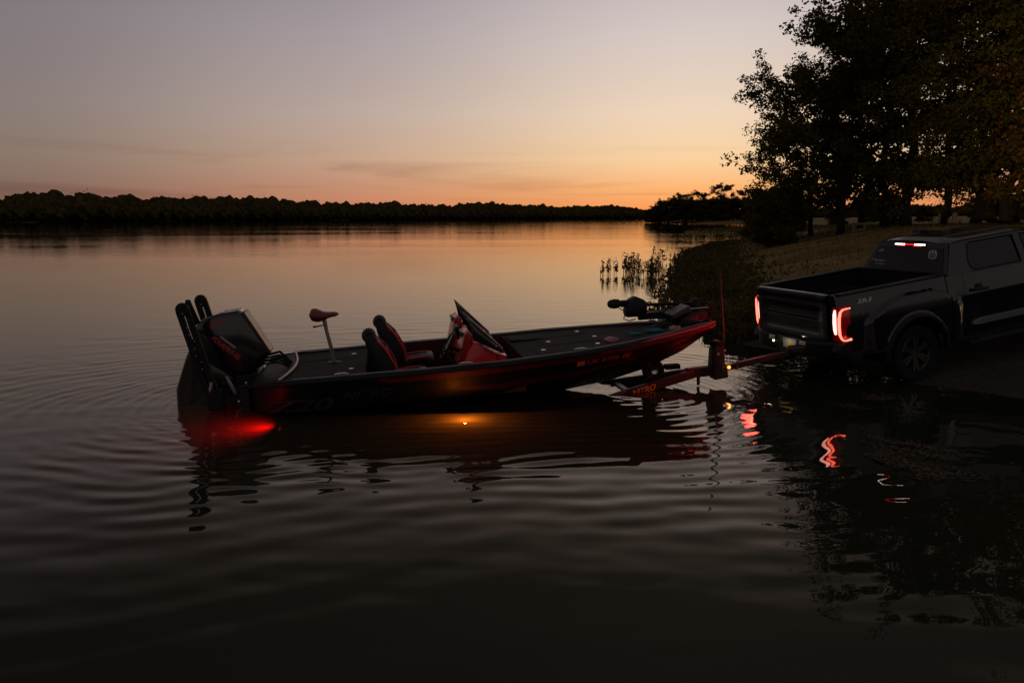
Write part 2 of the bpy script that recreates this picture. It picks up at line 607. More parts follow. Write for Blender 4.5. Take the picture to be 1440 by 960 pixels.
def build_ground():
    gx = axis(-2, 45, .35, -2500, 3500, 1.13)
    gy = axis(3, 75, .35, -200, 4000, 1.07)
    X, Y = np.meshgrid(gx, gy)
    me = grid_mesh('ground', X, Y, ground_z(X, Y))
    m = bpy.data.materials.new('bank_and_ramp')
    m.use_nodes = True
    nt = m.node_tree
    N, L = nt.nodes, nt.links
    b = N['Principled BSDF']
    b.inputs['Roughness'].default_value = .95
    b.inputs['Specular IOR Level'].default_value = .2
    tc = N.new('ShaderNodeTexCoord')
    n1 = N.new('ShaderNodeTexNoise')
    n1.inputs['Scale'].default_value = .35
    n1.inputs['Detail'].default_value = 8
    n1.inputs['Roughness'].default_value = .65
    L.new(tc.outputs['Object'], n1.inputs['Vector'])
    n2 = N.new('ShaderNodeTexNoise')
    n2.inputs['Scale'].default_value = 9
    n2.inputs['Detail'].default_value = 6
    L.new(tc.outputs['Object'], n2.inputs['Vector'])
    r1 = N.new('ShaderNodeValToRGB')
    e = r1.color_ramp.elements
    e[0].position, e[0].color = .30, (.085, .062, .018, 1)
    e[1].position, e[1].color = .72, (.30, .20, .060, 1)
    e.new(.5).color = (.19, .135, .040, 1)
    L.new(n1.outputs[0], r1.inputs[0])
    mx = N.new('ShaderNodeMix')
    mx.data_type = 'RGBA'
    mx.blend_type = 'MULTIPLY'
    mx.inputs[0].default_value = .8
    L.new(r1.outputs[0], mx.inputs[6])
    r2 = N.new('ShaderNodeValToRGB')
    r2.color_ramp.elements[0].color = (.35, .35, .35, 1)
    r2.color_ramp.elements[1].color = (1.3, 1.3, 1.3, 1)
    L.new(n2.outputs[0], r2.inputs[0])
    L.new(r2.outputs[0], mx.inputs[7])
    # gravel colour along the ramp corridor (object space distances)
    geo = N.new('ShaderNodeSeparateXYZ')
    L.new(tc.outputs['Object'], geo.inputs[0])
    h = TR[3]

    def mth(op, a, c):
        n = N.new('ShaderNodeMath')
        n.operation = op
        for i, v in enumerate((a, c)):
            if isinstance(v, (int, float)):
                n.inputs[i].default_value = v
            else:
                L.new(v, n.inputs[i])
        return n.outputs[0]
    ll = mth('ADD', mth('MULTIPLY', mth('SUBTRACT', geo.outputs[0], TR[0]), -math.sin(h)), mth('MULTIPLY', mth('SUBTRACT', geo.outputs[1], TR[1]), math.cos(h)))
    wobble = mth('MULTIPLY', mth('SUBTRACT', n1.outputs[0], .5), 2.5)
    mr = N.new('ShaderNodeMapRange')
    mr.inputs['From Min'].default_value = 2.6
    mr.inputs['From Max'].default_value = 3.4
    mr.inputs['To Min'].default_value = 1
    mr.inputs['To Max'].default_value = 0
    L.new(mth('ADD', ll, wobble), mr.inputs['Value'])
    r3 = N.new('ShaderNodeValToRGB')
    r3.color_ramp.elements[0].color = (.020, .017, .013, 1)
    r3.color_ramp.elements[1].color = (.10, .082, .06, 1)
    n3 = N.new('ShaderNodeTexVoronoi')
    n3.inputs['Scale'].default_value = 16
    L.new(tc.outputs['Object'], n3.inputs['Vector'])
    L.new(mth('MULTIPLY', n3.outputs['Distance'], n1.outputs[0]), r3.inputs[0])
    m2 = N.new('ShaderNodeMix')
    m2.data_type = 'RGBA'
    L.new(mr.outputs[0], m2.inputs[0])
    L.new(mx.outputs[2], m2.inputs[6])
    L.new(r3.outputs[0], m2.inputs[7])
    L.new(m2.outputs[2], b.inputs['Base Color'])
    bp = N.new('ShaderNodeBump')
    bp.inputs['Strength'].default_value = .8
    bp.inputs['Distance'].default_value = .06
    L.new(n2.outputs[0], bp.inputs['Height'])
    L.new(bp.outputs[0], b.inputs['Normal'])
    o = link('ground', me, m, angle=0)
    structure(o)


build_ground()

BO = (-3.262, 10.3, -.22, .165, .0425)               # boat pose


def build_water():
    wx = axis(-8.5, 8.5, .045, -2500, 2500, 1.10)
    wy = axis(3.2, 19, .038, -80, 3800, 1.05)
    X, Y = np.meshgrid(wx, wy)
    Z = np.zeros_like(X)
    rng = np.random.default_rng(5)

    def lowmod(a, b, seed):
        r = np.random.default_rng(seed)
        t = np.zeros_like(X)
        for _ in range(6):
            k = r.uniform(.5, 2.4)
            th = r.uniform(0, 2 * PI)
            t += np.sin(k * (X * math.cos(th) + Y * math.sin(th)) + r.uniform(0, 6.3))
        return np.clip(.55 + t * .26, a, b)

    def rings(dist, lam0, lamk, slope, decay, phase, start=.25):
        r = np.maximum(dist, 0)
        ph = 2 * PI / lamk * np.log(1 + lamk * r / lam0) + phase
        k = 2 * PI / (lam0 + lamk * r)
        return slope / k * np.exp(-r / decay) * sstep(0, start, r) * np.sin(ph)

    def seg(ax, ay, bx, by):
        dx, dy = bx - ax, by - ay
        t = np.clip(((X - ax) * dx + (Y - ay) * dy) / (dx * dx + dy * dy), 0, 1)
        return np.hypot(X - ax - t * dx, Y - ay - t * dy)

    wobx = .12 * np.sin(X * 1.3 + Y * .8) + .07 * np.sin(X * 2.9 - Y * 1.7 + 1) + .05 * np.sin(X * 4.7 + Y * 3.1)
    hull = seg(-3.0, 10.2, 1.4, 11.0) - .95 + wobx * .5
    Z += rings(hull, .13, .050, .125, 1.5, .4, .12) * lowmod(.2, 1.1, 11)
    Z += rings(hull + .25 * np.sin(X * .7 + Y * .4), .19, .046, .072, 3.2, 1.4) * lowmod(.30, 1.0, 21)
    Z += rings(hull + .3 + .2 * np.sin(X * .9), .27, .045, .030, 5.0, 2.0) * lowmod(.1, 1.1, 12)
    d = np.hypot(X + 4.1, (Y - 10.0)) - .2 + wobx * .3
    Z += rings(d, .13, .06, .11, 2.2, 0, .15) * lowmod(.3, 1.1, 13)
    d = np.hypot(X - 1.7, Y - 10.75) - .15 + wobx * .3
    Z += rings(d, .12, .10, .080, 1.2, 1, .1) * lowmod(.2, 1.1, 14)
    d = np.hypot(X - 3.0, Y - 11.6) - .1 + wobx * .2
    Z += rings(d, .12, .09, .070, 1.0, 2, .1) * lowmod(.2, 1.1, 15)
    d = np.hypot(X - 5.3, Y - 11.5) - .4 + wobx * .3
    Z += rings(d, .14, .10, .050, 1.6, 2, .2) * lowmod(.2, 1.1, 16)
    Z *= 1 - .72 * sstep(3.0, 4.6, X)
    # gentle background wavelets, crests mostly across the view
    bg = np.zeros_like(X)
    for i in range(46):
        lam = 10 ** rng.uniform(-.68, .12)
        th = PI / 2 + rng.normal(0, .60)
        k = 2 * PI / lam
        bg += .0021 / k * np.sin(k * (X * math.cos(th) + Y * math.sin(th)) + rng.uniform(0, 6.3))
    fade = (1 - sstep(17, 19, Y)) * sstep(2.6, 3.6, Y) * (1 - sstep(8, 8.8, np.abs(X)))
    Z = (Z + bg) * fade
    me = grid_mesh('lake_water', X, Y, Z)
    m = bpy.data.materials.new('lake_water')
    m.use_nodes = True
    nt = m.node_tree
    N, L = nt.nodes, nt.links
    N.clear()
    out = N.new('ShaderNodeOutputMaterial')
    fr = N.new('ShaderNodeFresnel')
    fr.inputs['IOR'].default_value = 1.333
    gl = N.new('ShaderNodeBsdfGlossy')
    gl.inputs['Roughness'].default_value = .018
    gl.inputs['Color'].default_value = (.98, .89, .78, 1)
    tp = N.new('ShaderNodeBsdfRefraction')
    tp.inputs['IOR'].default_value = 1.333
    tp.inputs['Roughness'].default_value = .06
    tp.inputs['Color'].default_value = (.34, .26, .15, 1)
    tl = N.new('ShaderNodeBsdfTranslucent')
    tl.inputs['Color'].default_value = (.55, .42, .24, 1)
    df = N.new('ShaderNodeBsdfDiffuse')
    df.inputs['Color'].default_value = (.032, .040, .026, 1)
    a = N.new('ShaderNodeMixShader')
    a.inputs[0].default_value = .35
    L.new(tp.outputs[0], a.inputs[1])
    L.new(tl.outputs[0], a.inputs[2])
    b = N.new('ShaderNodeMixShader')
    b.inputs[0].default_value = .45
    L.new(a.outputs[0], b.inputs[1])
    L.new(df.outputs[0], b.inputs[2])
    c = N.new('ShaderNodeMixShader')
    L.new(fr.outputs[0], c.inputs[0])
    L.new(b.outputs[0], c.inputs[1])
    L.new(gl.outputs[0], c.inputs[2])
    L.new(c.outputs[0], out.inputs[0])
    tc = N.new('ShaderNodeTexCoord')
    mp = N.new('ShaderNodeMapping')
    mp.inputs['Scale'].default_value = (.35, 1.0, 1.0)
    L.new(tc.outputs['Object'], mp.inputs[0])
    n1 = N.new('ShaderNodeTexNoise')
    n1.inputs['Scale'].default_value = 1.5
    n1.inputs['Detail'].default_value = 4
    n1.inputs['Roughness'].default_value = .5
    L.new(mp.outputs[0], n1.inputs['Vector'])
    # patches of breeze: ruffled here, glassy there
    mp2 = N.new('ShaderNodeMapping')
    mp2.inputs['Scale'].default_value = (.02, .07, 1)
    L.new(tc.outputs['Object'], mp2.inputs[0])
    n2 = N.new('ShaderNodeTexNoise')
    n2.inputs['Scale'].default_value = 1.0
    n2.inputs['Detail'].default_value = 3
    L.new(mp2.outputs[0], n2.inputs['Vector'])
    mr = N.new('ShaderNodeMapRange')
    mr.inputs['From Min'].default_value = .35
    mr.inputs['From Max'].default_value = .65
    mr.inputs['To Min'].default_value = .25
    mr.inputs['To Max'].default_value = 1.0
    L.new(n2.outputs[0], mr.inputs['Value'])
    sp = N.new('ShaderNodeSeparateXYZ')
    L.new(tc.outputs['Object'], sp.inputs[0])
    md = N.new('ShaderNodeMapRange')                    # open water is livelier than the sheltered ramp
    md.inputs['From Min'].default_value = 10
    md.inputs['From Max'].default_value = 26
    md.inputs['To Min'].default_value = .35
    md.inputs['To Max'].default_value = 1.0
    L.new(sp.outputs[1], md.inputs['Value'])
    mu = N.new('ShaderNodeMath')
    mu.operation = 'MULTIPLY'
    L.new(mr.outputs[0], mu.inputs[0])
    L.new(md.outputs[0], mu.inputs[1])
    bp = N.new('ShaderNodeBump')
    bp.inputs['Distance'].default_value = .014
    L.new(mu.outputs[0], bp.inputs['Strength'])
    L.new(n1.outputs[0], bp.inputs['Height'])
    for n in (fr, gl):
        L.new(bp.outputs[0], n.inputs['Normal'])
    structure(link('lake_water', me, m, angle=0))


build_water()


# ------------------------------------------------------------------ trees
def tree_geo(seed, H, rad, base, trunk_r, lean=0.0, n_limb=15, per=42, leaf=.24, n_trunks=1, crad=.85, sub=7):
    rng = np.random.default_rng(seed)
    wood = MB()
    cl, cr = [], []
    for tnk in range(n_trunks):
        ang = rng.uniform(0, 6.28)
        top = Vector((rng.normal(0, .4) + lean, rng.normal(0, .4), H * .86))
        st = Vector((0, 0, -.3)) if n_trunks == 1 else Vector((.35 * math.cos(ang), .35 * math.sin(ang), -.3))
        pts, rr = [], []
        for i in range(10):
            t = i / 9
            q = st.lerp(top, t) + Vector((rng.normal(0, .20), rng.normal(0, .20), 0)) * (t > 0)
            pts.append(q)
            rr.append(trunk_r * ((1.35 if i == 0 else 1.0) * (1 - t) ** .75 + .04))
        wood.tube(pts, rr, 9)
        for k in range(n_limb):
            t = base / H + (0.98 - base / H) * (k + rng.uniform(0, .8)) / n_limb
            t = min(t / .86, .99)
            i = t * 9
            p0 = pts[int(i)].lerp(pts[min(int(i) + 1, 9)], i - int(i))
            az = k * 2.4 + rng.uniform(-.5, .5)
            hrel = p0.z / H
            # envelope: widest a bit below the middle of the crown
            u = (hrel - base / H) / (1 - base / H)
            env = rad * (math.sin(PI * min(1, max(0.08, .20 + .80 * u))) ** .55) * rng.uniform(.72, 1.12)
            el = rng.uniform(-.05, .35) + .75 * u
            end = p0 + Vector((math.cos(az) * env, math.sin(az) * env, math.sin(el) * env * .75))
            mid = p0.lerp(end, .5) + Vector((0, 0, .12 * env))
            r0 = trunk_r * .42 * (1 - .6 * u)
            L1 = [p0, p0.lerp(mid, .55) + Vector((0, 0, .04 * env)), mid, mid.lerp(end, .55), end]
            wood.tube(L1, [r0, r0 * .75, r0 * .55, r0 * .35, r0 * .15], 6)
            cl.append(end)
            cr.append(crad * .9)
            for s in range(sub):
                f = rng.uniform(.22, 1)
                i2 = f * 4
                b0 = L1[int(min(i2, 3.99))].lerp(L1[min(int(i2) + 1, 4)], i2 - int(i2))
                dr = Vector((rng.normal(), rng.normal(), rng.normal() * .6 + .15)).normalized()
                ln = rng.uniform(.9, 2.0) * (rad / 6)
                e2 = b0 + dr * ln + (end - p0).normalized() * ln * .45
                m2 = b0.lerp(e2, .5) + Vector((0, 0, .08))
                wood.tube([b0, m2, e2], [r0 * .28, r0 * .18, .012], 4, cap=False)
                cl += [e2, m2]
                cr += [crad * rng.uniform(.55, 1.05), crad * .55]
    V = leaves(rng, np.array([tuple(c) for c in cl]), np.array(cr), per, leaf)
    return wood, quads_mesh('crown', V)


def tree_root(name, label, cat, wood, crown, leafm, loc, rz=0, scale=1, group=None):
    t = thing(name, label, cat, loc, (0, 0, rz), group)
    if wood is not None:
        wood.build('trunk', M['bark'], t, angle=0)
    link('crown', crown, leafm, t, smooth=False)
    t.scale = (scale,) * 3
    return t


def dup(root, loc, rz, label, scale=1.0, group=None, sz=None):
    r = root.copy()
    COL.objects.link(r)
    r.location = loc
    r.rotation_euler = (0, 0, rz)
    r.scale = (scale, scale, sz or scale)
    r['label'] = label
    if group:
        r['group'] = group
    for ch in list(root.children):
        c = ch.copy()
        COL.objects.link(c)
        c.parent = r
        for g in ch.children:
            d = g.copy()
            COL.objects.link(d)
            d.parent = c
    return r


def at(px, Y):
    return (px - 720) / 1120 * Y


G1 = 'oaks on the grassy bank behind the pickup'
pA = tree_geo(21, 12.4, 5.5, 1.6, .20, n_limb=19, sub=9, per=64, leaf=.19, crad=.78)
pB = tree_geo(22, 18.5, 6.8, 2.2, .30, n_limb=23, sub=10, per=46, leaf=.21, crad=.80)
pC = tree_geo(23, 17.0, 5.6, 1.9, .24, n_limb=22, sub=10, per=46, leaf=.205, crad=.78)
pD = tree_geo(24, 12.6, 4.4, 1.8, .16, n_limb=16, sub=8, per=66, leaf=.185, crad=.7)


def bankpos(px, Y):
    x = at(px, Y)
    return (x, Y, gz(x, Y) - .05)


tA = tree_root('oak_tree', 'lakeside oak with lowest spreading crown, leftmost of the oaks on the bank', 'tree', *pA, M['leaf'], bankpos(1176, 47), .4, 1, G1)
tB = tree_root('oak_tree', 'tall thick-trunked oak above the pickup roof antenna', 'tree', *pB, M['leaf'], bankpos(1268, 48), 1.2, 1, G1)
tC = tree_root('oak_tree', 'broad dark oak with stout trunk left of the thickest trunk', 'tree', *pC, M['leaf'], bankpos(1236, 50), 2.0, 1, G1)
tD = tree_root('oak_tree', 'slim oak standing close beside the leftmost oak trunk', 'tree', *pD, M['leaf'], bankpos(1177, 53), 0, 1, G1)
dup(tA, bankpos(1138, 53), 3.9, 'leafy oak leaning over the shore behind the leftmost oak', .80, G1)
dup(tD, bankpos(1112, 55), 1.1, 'young oak rising behind the round shrub', .62, G1)
dup(tD, bankpos(1205, 57), 2.2, 'slender oak between the leftmost oak and the stout trunks', 1.15, G1)
dup(tC, bankpos(1318, 52), 4.0, 'oak with trunk standing among the short wooden posts', 1.05, G1)
dup(tB, bankpos(1362, 54), 3.1, 'tall dark oak right of the short wooden posts', 1.0, G1)
dup(tC, bankpos(1408, 47), 5.1, 'near oak over the pickup cab with leaves to the frame top', 1.12, G1)
dup(tB, bankpos(1462, 49), 2.3, 'oak whose crown fills the top right corner of the view', 1.08, G1)
dup(tC, bankpos(1425, 66), .7, 'further oak in the gloom behind the cab window', 1.1, G1)
dup(tB, bankpos(1530, 58), 1.5, 'oak at the far right end of the row', 1.05, G1)
tW = tree_root('turning_tree', 'small tree with orange-brown turning leaves at the right edge', 'tree',
               *tree_geo(31, 8.5, 3.0, 1.2, .16, n_limb=13, sub=7, per=36, leaf=.22), M['leafwarm'], bankpos(1452, 41), 0)

# shrubs: round leafy masses from the ground up
pS = tree_geo(41, 4.2, 2.0, .25, .07, n_limb=12, sub=6, per=70, leaf=.14, n_trunks=3, crad=.5)
tS = tree_root('lakeside_shrub', 'dense round shrub at the water edge left of the oaks', 'shrub', *pS, M['leaf'], bankpos(1086, 47), 0, .78, 'shrubs on the near bank')
dup(tS, bankpos(1104, 55), 2, 'shrub tucked under the leftmost oak crown', .75, 'shrubs on the near bank')
dup(tS, bankpos(1062, 62), 4, 'smaller shrub just left of the dense round one', .62, 'shrubs on the near bank')

dup(tS, bankpos(1252, 58), 1, 'low shrub between the trunks of the oaks', .42, 'shrubs on the near bank')
dup(tS, bankpos(1384, 56), 5, 'low shrub right of the short wooden posts', .5, 'shrubs on the near bank')
# headland across the inlet
pH = tree_geo(51, 11.5, 4.3, 1.6, .22, n_limb=15, sub=7, per=52, leaf=.28, crad=.9)
pHs = tree_geo(52, 7.0, 4.6, .2, .16, n_limb=13, sub=7, per=60, leaf=.30, n_trunks=3, crad=1.0)
G2 = 'shrubby trees on the far headland'


def headpos(px, Y):
    x = at(px, Y)
    return (x, Y, max(.15, gz(x, Y)) - .1)


hs = tree_root('headland_willow', 'low drooping willow at the left tip of the headland', 'tree', *pHs, M['farleaf'], headpos(914, 318), 0, .62, G2)
for px, Y, s, rz, lb in [(924, 322, .8, 1, 'second low willow from the headland tip'), (936, 316, 1.0, 2, 'rounded willow under the lone gap in the headland'),
                         (950, 322, 1.12, 3, 'taller rounded willow on the rise of the headland'), (963, 318, 1.0, 4, 'willow left of the tallest headland tree'),
                         (978, 316, .95, 5, 'willow below the airy headland tree'), (992, 322, 1.05, 6, 'willow right of the airy headland tree'),
                         (1006, 316, 1.0, .6, 'willow at the foot of the tallest headland tree'), (1022, 320, 1.05, 1.7, 'willow right of the tallest headland tree'),
                         (1038, 316, 1.0, 2.9, 'willow by the inner end of the headland'), (1056, 322, 1.05, 3.8, 'last willow before the near shrubs')]:
    dup(hs, headpos(px, Y), rz, lb, s, G2)
for px, Y, s, rz, lb in [(1172, 236, .62, 1, 'distant shrub seen past the leftmost oak trunks'), (1222, 250, .8, 2, 'distant shrub seen left of the stoutest trunk'),
                         (1293, 242, .6, 3, 'distant shrub seen behind the leftmost short post'), (1372, 250, .85, 4, 'distant shrub seen right of the short posts'),
                         (1420, 246, .7, 5, 'distant shrub seen above the pickup roof')]:
    x_ = at(px, Y)
    dup(hs, (x_, Y, gz(x_, Y) - .1), rz, lb, s, 'shrubs across the far field')
hh = tree_root('headland_tree', 'tallest airy tree on the headland with sky through its crown', 'tree', *pH, M['farleaf'], headpos(1012, 326), 0, 1.2, 'taller trees on the far headland')
for px, Y, s, rz, lb in [(958, 326, .92, 1, 'airy headland tree nearest the tip'), (980, 330, .98, 2.2, 'airy headland tree left of the tallest one'),
                         (1042, 328, 1.0, 3, 'airy headland tree right of the tallest one'), (1068, 330, .9, 4, 'airy headland tree half hidden by near shrubs')]:
    dup(hh, headpos(px, Y), rz, lb, s, 'taller trees on the far headland')


def build_far_wood(name, pts, heights, spacing, seed, depth=26, leaf=.75):
    rng = np.random.default_rng(seed)
    P = np.array(pts, float)
    seglen = np.hypot(*(P[1:] - P[:-1]).T)
    cum = np.r_[0, np.cumsum(seglen)]
    C, Rr = [], []
    s = 0
    while s < cum[-1]:
        k = min(np.searchsorted(cum, s, 'right') - 1, len(seglen) - 1)
        t = (s - cum[k]) / seglen[k]
        base = P[k] + (P[k + 1] - P[k]) * t
        dr = (P[k + 1] - P[k]) / seglen[k]
        nr = np.array([-dr[1], dr[0]])
        hh_ = np.interp(s, cum, heights) * (1 + .05 * math.sin(s * .041) + .05 * math.sin(s * .0157 + 1))
        for row in range(3):
            b = base + nr * (row * depth / 3 + rng.uniform(0, depth / 4)) + dr * rng.normal(0, spacing * .4)
            H = hh_ * rng.uniform(.72, 1.0) * (.70 + .14 * row)
            C.append((b[0], b[1], .3 + H * .5))
            Rr.append((rng.uniform(.36, .62) * H, H * rng.uniform(.46, .52)))
        s += spacing * rng.uniform(.6, 1.3)
    C, Rr = np.array(C), np.array(Rr)
    per = 200
    dv = rng.normal(0, 1, (len(C) * per, 3))
    dv /= np.linalg.norm(dv, axis=1)[:, None]
    ph = np.repeat(rng.uniform(0, 6.28, len(C)), per)
    lump = 1 + .20 * np.sin(3 * np.arctan2(dv[:, 1], dv[:, 0]) + ph) * np.sin(4 * dv[:, 2] + ph) + .14 * np.sin(7 * dv[:, 0] + 5 * dv[:, 2] + 2 * ph)
    rad = rng.random(len(dv)) ** .30 * lump
    Rp = np.repeat(Rr, per, 0)
    q = np.repeat(C, per, 0) + dv * rad[:, None] * np.stack([Rp[:, 0], Rp[:, 0], Rp[:, 1]], 1)
    q[:, 2] = np.where(q[:, 2] < .35 * np.repeat(C[:, 2], per), rng.uniform(.2, .8, len(q)) * np.repeat(C[:, 2], per), q[:, 2])
    V = leaves(rng, q, np.full(len(q), .05), 1, leaf)
    # solid lumpy hearts so that each crown reads as one rounded mass
    nu, nv = 18, 11
    th = np.linspace(0, 2 * PI, nu + 1)
    phi = np.linspace(-PI / 2, PI / 2, nv + 1)
    T, Ph = np.meshgrid(th, phi)
    D = np.stack([np.cos(Ph) * np.cos(T), np.cos(Ph) * np.sin(T), np.sin(Ph)], -1)
    p2 = rng.uniform(0, 6.28, len(C))[:, None, None]
    lm = .90 * (1 + .20 * np.sin(3 * T[None] + p2) * np.sin(4 * D[None, ..., 2] + p2) + .14 * np.sin(7 * D[None, ..., 0] + 5 * D[None, ..., 2] + 2 * p2))
    lm[:, :, -1] = lm[:, :, 0]
    S = C[:, None, None] + D[None] * lm[..., None] * np.stack([Rr[:, 0], Rr[:, 0], Rr[:, 1]], 1)[:, None, None]
    S[..., 2] = np.maximum(S[..., 2], .2)
    Q = np.stack([S[:, :-1, :-1], S[:, :-1, 1:], S[:, 1:, 1:], S[:, 1:, :-1]], 3).reshape(-1, 4, 3)
    V = np.concatenate([V, Q])
    o = link(name, quads_mesh(name, V), M['farleaf'], smooth=False)
    return o


o = build_far_wood('far_wood', [(-330, 60), (-290, 200), (-222, 340), (-150, 500), (-86, 640), (20, 880), (110, 1090), (212, 1304)],
                   [13.6, 13.6, 14, 14.6, 15.2, 16.5, 18.5, 19.5], 4.4, 61)
tag(o, 'long dark belt of trees along the far left shore of the lake', 'wood', kind='stuff')
o = build_far_wood('far_end_wood', [(90, 1310), (300, 1320), (460, 1310), (640, 1240), (900, 1100), (1200, 900)], [19, 19, 20, 24, 28, 30], 7.0, 62, 30, 1.9)
tag(o, 'low line of trees closing the far end of the lake', 'wood', kind='stuff')

# ------------------------------------------------------------------ bank vegetation
def blades(rng, x, y, z, h, w, bend):
    n = len(x)
    a = rng.uniform(0, 2 * PI, n)
    dx, dy = np.cos(a), np.sin(a)
    lx, ly = rng.normal(0, bend, n) * h, rng.normal(0, bend, n) * h
    p0 = np.stack([x - dx * w, y - dy * w, z - .03], 1)
    p1 = np.stack([x + dx * w, y + dy * w, z - .03], 1)
    p2 = np.stack([x + lx + dx * w * .25, y + ly + dy * w * .25, z + h], 1)
    p3 = np.stack([x + lx - dx * w * .25, y + ly - dy * w * .25, z + h], 1)
    return np.stack([p0, p1, p2, p3], 1)


def build_bank_cover():
    rng = np.random.default_rng(71)
    # short mown grass
    n = 52000
    y = 13 + 60 * rng.power(1.6, n)
    x = shore_x(y) + rng.uniform(-.2, 34, n)
    z = ground_z(x, y)
    h_ = TR[3]
    ll = -(x - TR[0]) * math.sin(h_) + (y - TR[1]) * math.cos(h_)
    ok = (z > .08) & (ll > 2.6 + rng.normal(0, .4, n))
    x, y, z = x[ok], y[ok], z[ok]
    k = len(x)
    V = blades(rng, x, y, z, rng.uniform(.04, .13, k), rng.uniform(.012, .03, k), .5)
    tag(link('bank_grass', quads_mesh('bank_grass', V), M['grass'], smooth=False), 'short dry grass covering the sloping bank', 'grass', kind='stuff')
    # rank weeds along the water
    n = 12000
    y = 13.6 + 75 * rng.power(1.0, n) ** 1.7
    s = np.abs(rng.normal(0, 1.5, n)) - .1 - .25 * rng.random(n) * (y > 18) - 1.1 * rng.random(n) ** 4 * (y > 19) * (y < 60)
    x = shore_x(y) + s
    z = np.maximum(ground_z(x, y), -.05)
    ll = -(x - TR[0]) * math.sin(h_) + (y - TR[1]) * math.cos(h_)
    clump = np.sin(x * 2.1 + 1.3 * np.sin(y * 1.1)) * np.sin(y * 1.7) + rng.normal(0, .5, n)
    ok = (ll > 2.9) & (clump > -.55)
    x, y, z, s = x[ok], y[ok], z[ok], s[ok]
    k = len(x)
    hh_ = rng.uniform(.10, .42, k) * np.clip(1.2 - np.abs(s) * .28, .3, 1.2) * (1 - .45 * sstep(40, 80, y))
    V1 = blades(rng, x, y, z, hh_, rng.uniform(.010, .026, k), .28)
    c = np.stack([x, y, z + hh_ * .6], 1)
    V2 = leaves(rng, c, hh_ * .36, 3, .12)
    tag(link('shore_weeds', quads_mesh('shore_weeds', np.concatenate([V1, V2])), M['reed'], smooth=False), 'tall dark weeds crowding the edge of the bank', 'weeds', kind='stuff')
    # grass spit beyond the reeds
    n = 9000
    y = rng.uniform(112, 142, n)
    x = shore_x(y) + rng.uniform(-.5, 30, n)
    z = np.maximum(ground_z(x, y), 0)
    V = blades(rng, x, y, z, rng.uniform(.12, .40, n), rng.uniform(.03, .07, n), .3)
    tag(link('spit_grass', quads_mesh('spit_grass', V), M['reed'], smooth=False), 'rough dark grass on the low spit across the inlet', 'grass', kind='stuff')


build_bank_cover()

# individual water plants standing in the shallows
def reed_geo(seed, n, h, spread):
    rng = np.random.default_rng(seed)
    x, y = rng.normal(0, spread, n), rng.normal(0, spread, n)
    H = rng.uniform(.45, 1, n) * h
    z = np.full(n, -.3)
    V = blades(rng, x, y, z, H + .3, rng.uniform(.012, .022, n), .10)
    tt = rng.uniform(.30, 1.0, (n, 5))
    tips = np.stack([np.repeat(x, 5), np.repeat(y, 5), (H[:, None] * tt).ravel()], 1)
    V2 = leaves(rng, tips, np.repeat(H * .11, 5), 4, .085, 1.2)
    me = quads_mesh('water_plant', np.concatenate([V, V2]))
    return me


G3 = 'leafy plants standing in the shallows'
reeds = []
for sd, n, h, sp in ((81, 4, .70, .06), (82, 8, .85, .20), (83, 15, 1.0, .36)):
    reeds.append(tag(link('water_plant', reed_geo(sd, n, h, sp), M['reed'], smooth=False), '', 'plant', G3))
spots = [(845, 33.0, 0, 'leftmost single-stem plant standing alone in the water'), (856, 33.3, 0, 'second lone stem from the open-water end of the plants'),
         (866, 33.6, 0, 'third lone stem beside the bushy clump'), (878, 34.0, 2, 'bushy clump of stems set apart from the bank'),
         (888, 34.6, 1, 'small clump just right of the bushy one')]
used = set()
for px, Y, k, lb in spots:
    o = reeds[k]
    if k in used:
        o = o.copy()
        COL.objects.link(o)
    used.add(k)
    o.location = (at(px, Y), Y, 0)
    o.rotation_euler = (0, 0, px * .37)
    o['label'] = lb
rg = np.random.default_rng(8)
for i in range(44):
    Y = rg.uniform(27, 50)
    u = rg.random() ** 1.2
    x = float(shore_x(Y)) + .2 - u * rg.uniform(.8, 4.0) * (1.0 if 31 < Y < 43 else .5)
    k = int(rg.integers(0, 3))
    o = reeds[k]
    if k in used:
        o = o.copy()
        COL.objects.link(o)
    used.add(k)
    s = rg.uniform(.5, .95)
    o.location = (x, Y, 0)
    o.scale = (s, s, s * rg.uniform(.8, 1.2))
    o.rotation_euler = (0, 0, rg.uniform(0, 6))
    o['label'] = 'dark stem clump in the thicket of water plants beside the bank'

# mats of leaf litter floating in the sheltered corner by the ramp
rg2 = np.random.default_rng(19)
n = 130000
fx, fy = rg2.uniform(2.6, 8.5, n), rg2.uniform(5.7, 11.2, n)
wx, wy = fx + .25 * np.sin(fy * 3.1) + .1 * np.sin(fy * 8.3 + fx * 5), fy + .22 * np.sin(fx * 2.7 + 1) + .08 * np.sin(fx * 9.1 + fy * 4)
dens = sum(np.sin(k_ * (wx * math.cos(t_) + wy * math.sin(t_)) + q_) * a_ for k_, t_, q_, a_ in ((1.3, .3, 0, 1), (2.3, 1.9, 1, 1), (3.6, 2.7, 2, .9), (5.3, .9, 3.1, .8), (8.1, 2.2, .4, .7), (11.3, .5, 1.4, .6)))
edge = fx - (3.9 + .20 * np.abs(fy - 8.2))
ok = (dens + rg2.normal(0, .6, n) > 2.7 - .45 * np.clip(edge, -2, 1.2)) & (edge > -.4) & (ground_z(fx, fy) < -.02)
fx, fy = fx[ok], fy[ok]
k = len(fx)
a = rg2.uniform(0, 6.28, k)
s_ = rg2.uniform(.006, .022, k)[:, None]
c_ = np.stack([fx, fy, np.full(k, .016) + rg2.uniform(0, .004, k)], 1)
u_ = np.stack([np.cos(a), np.sin(a), rg2.normal(0, .05, k)], 1)
v_ = np.stack([-np.sin(a), np.cos(a), rg2.normal(0, .05, k)], 1)
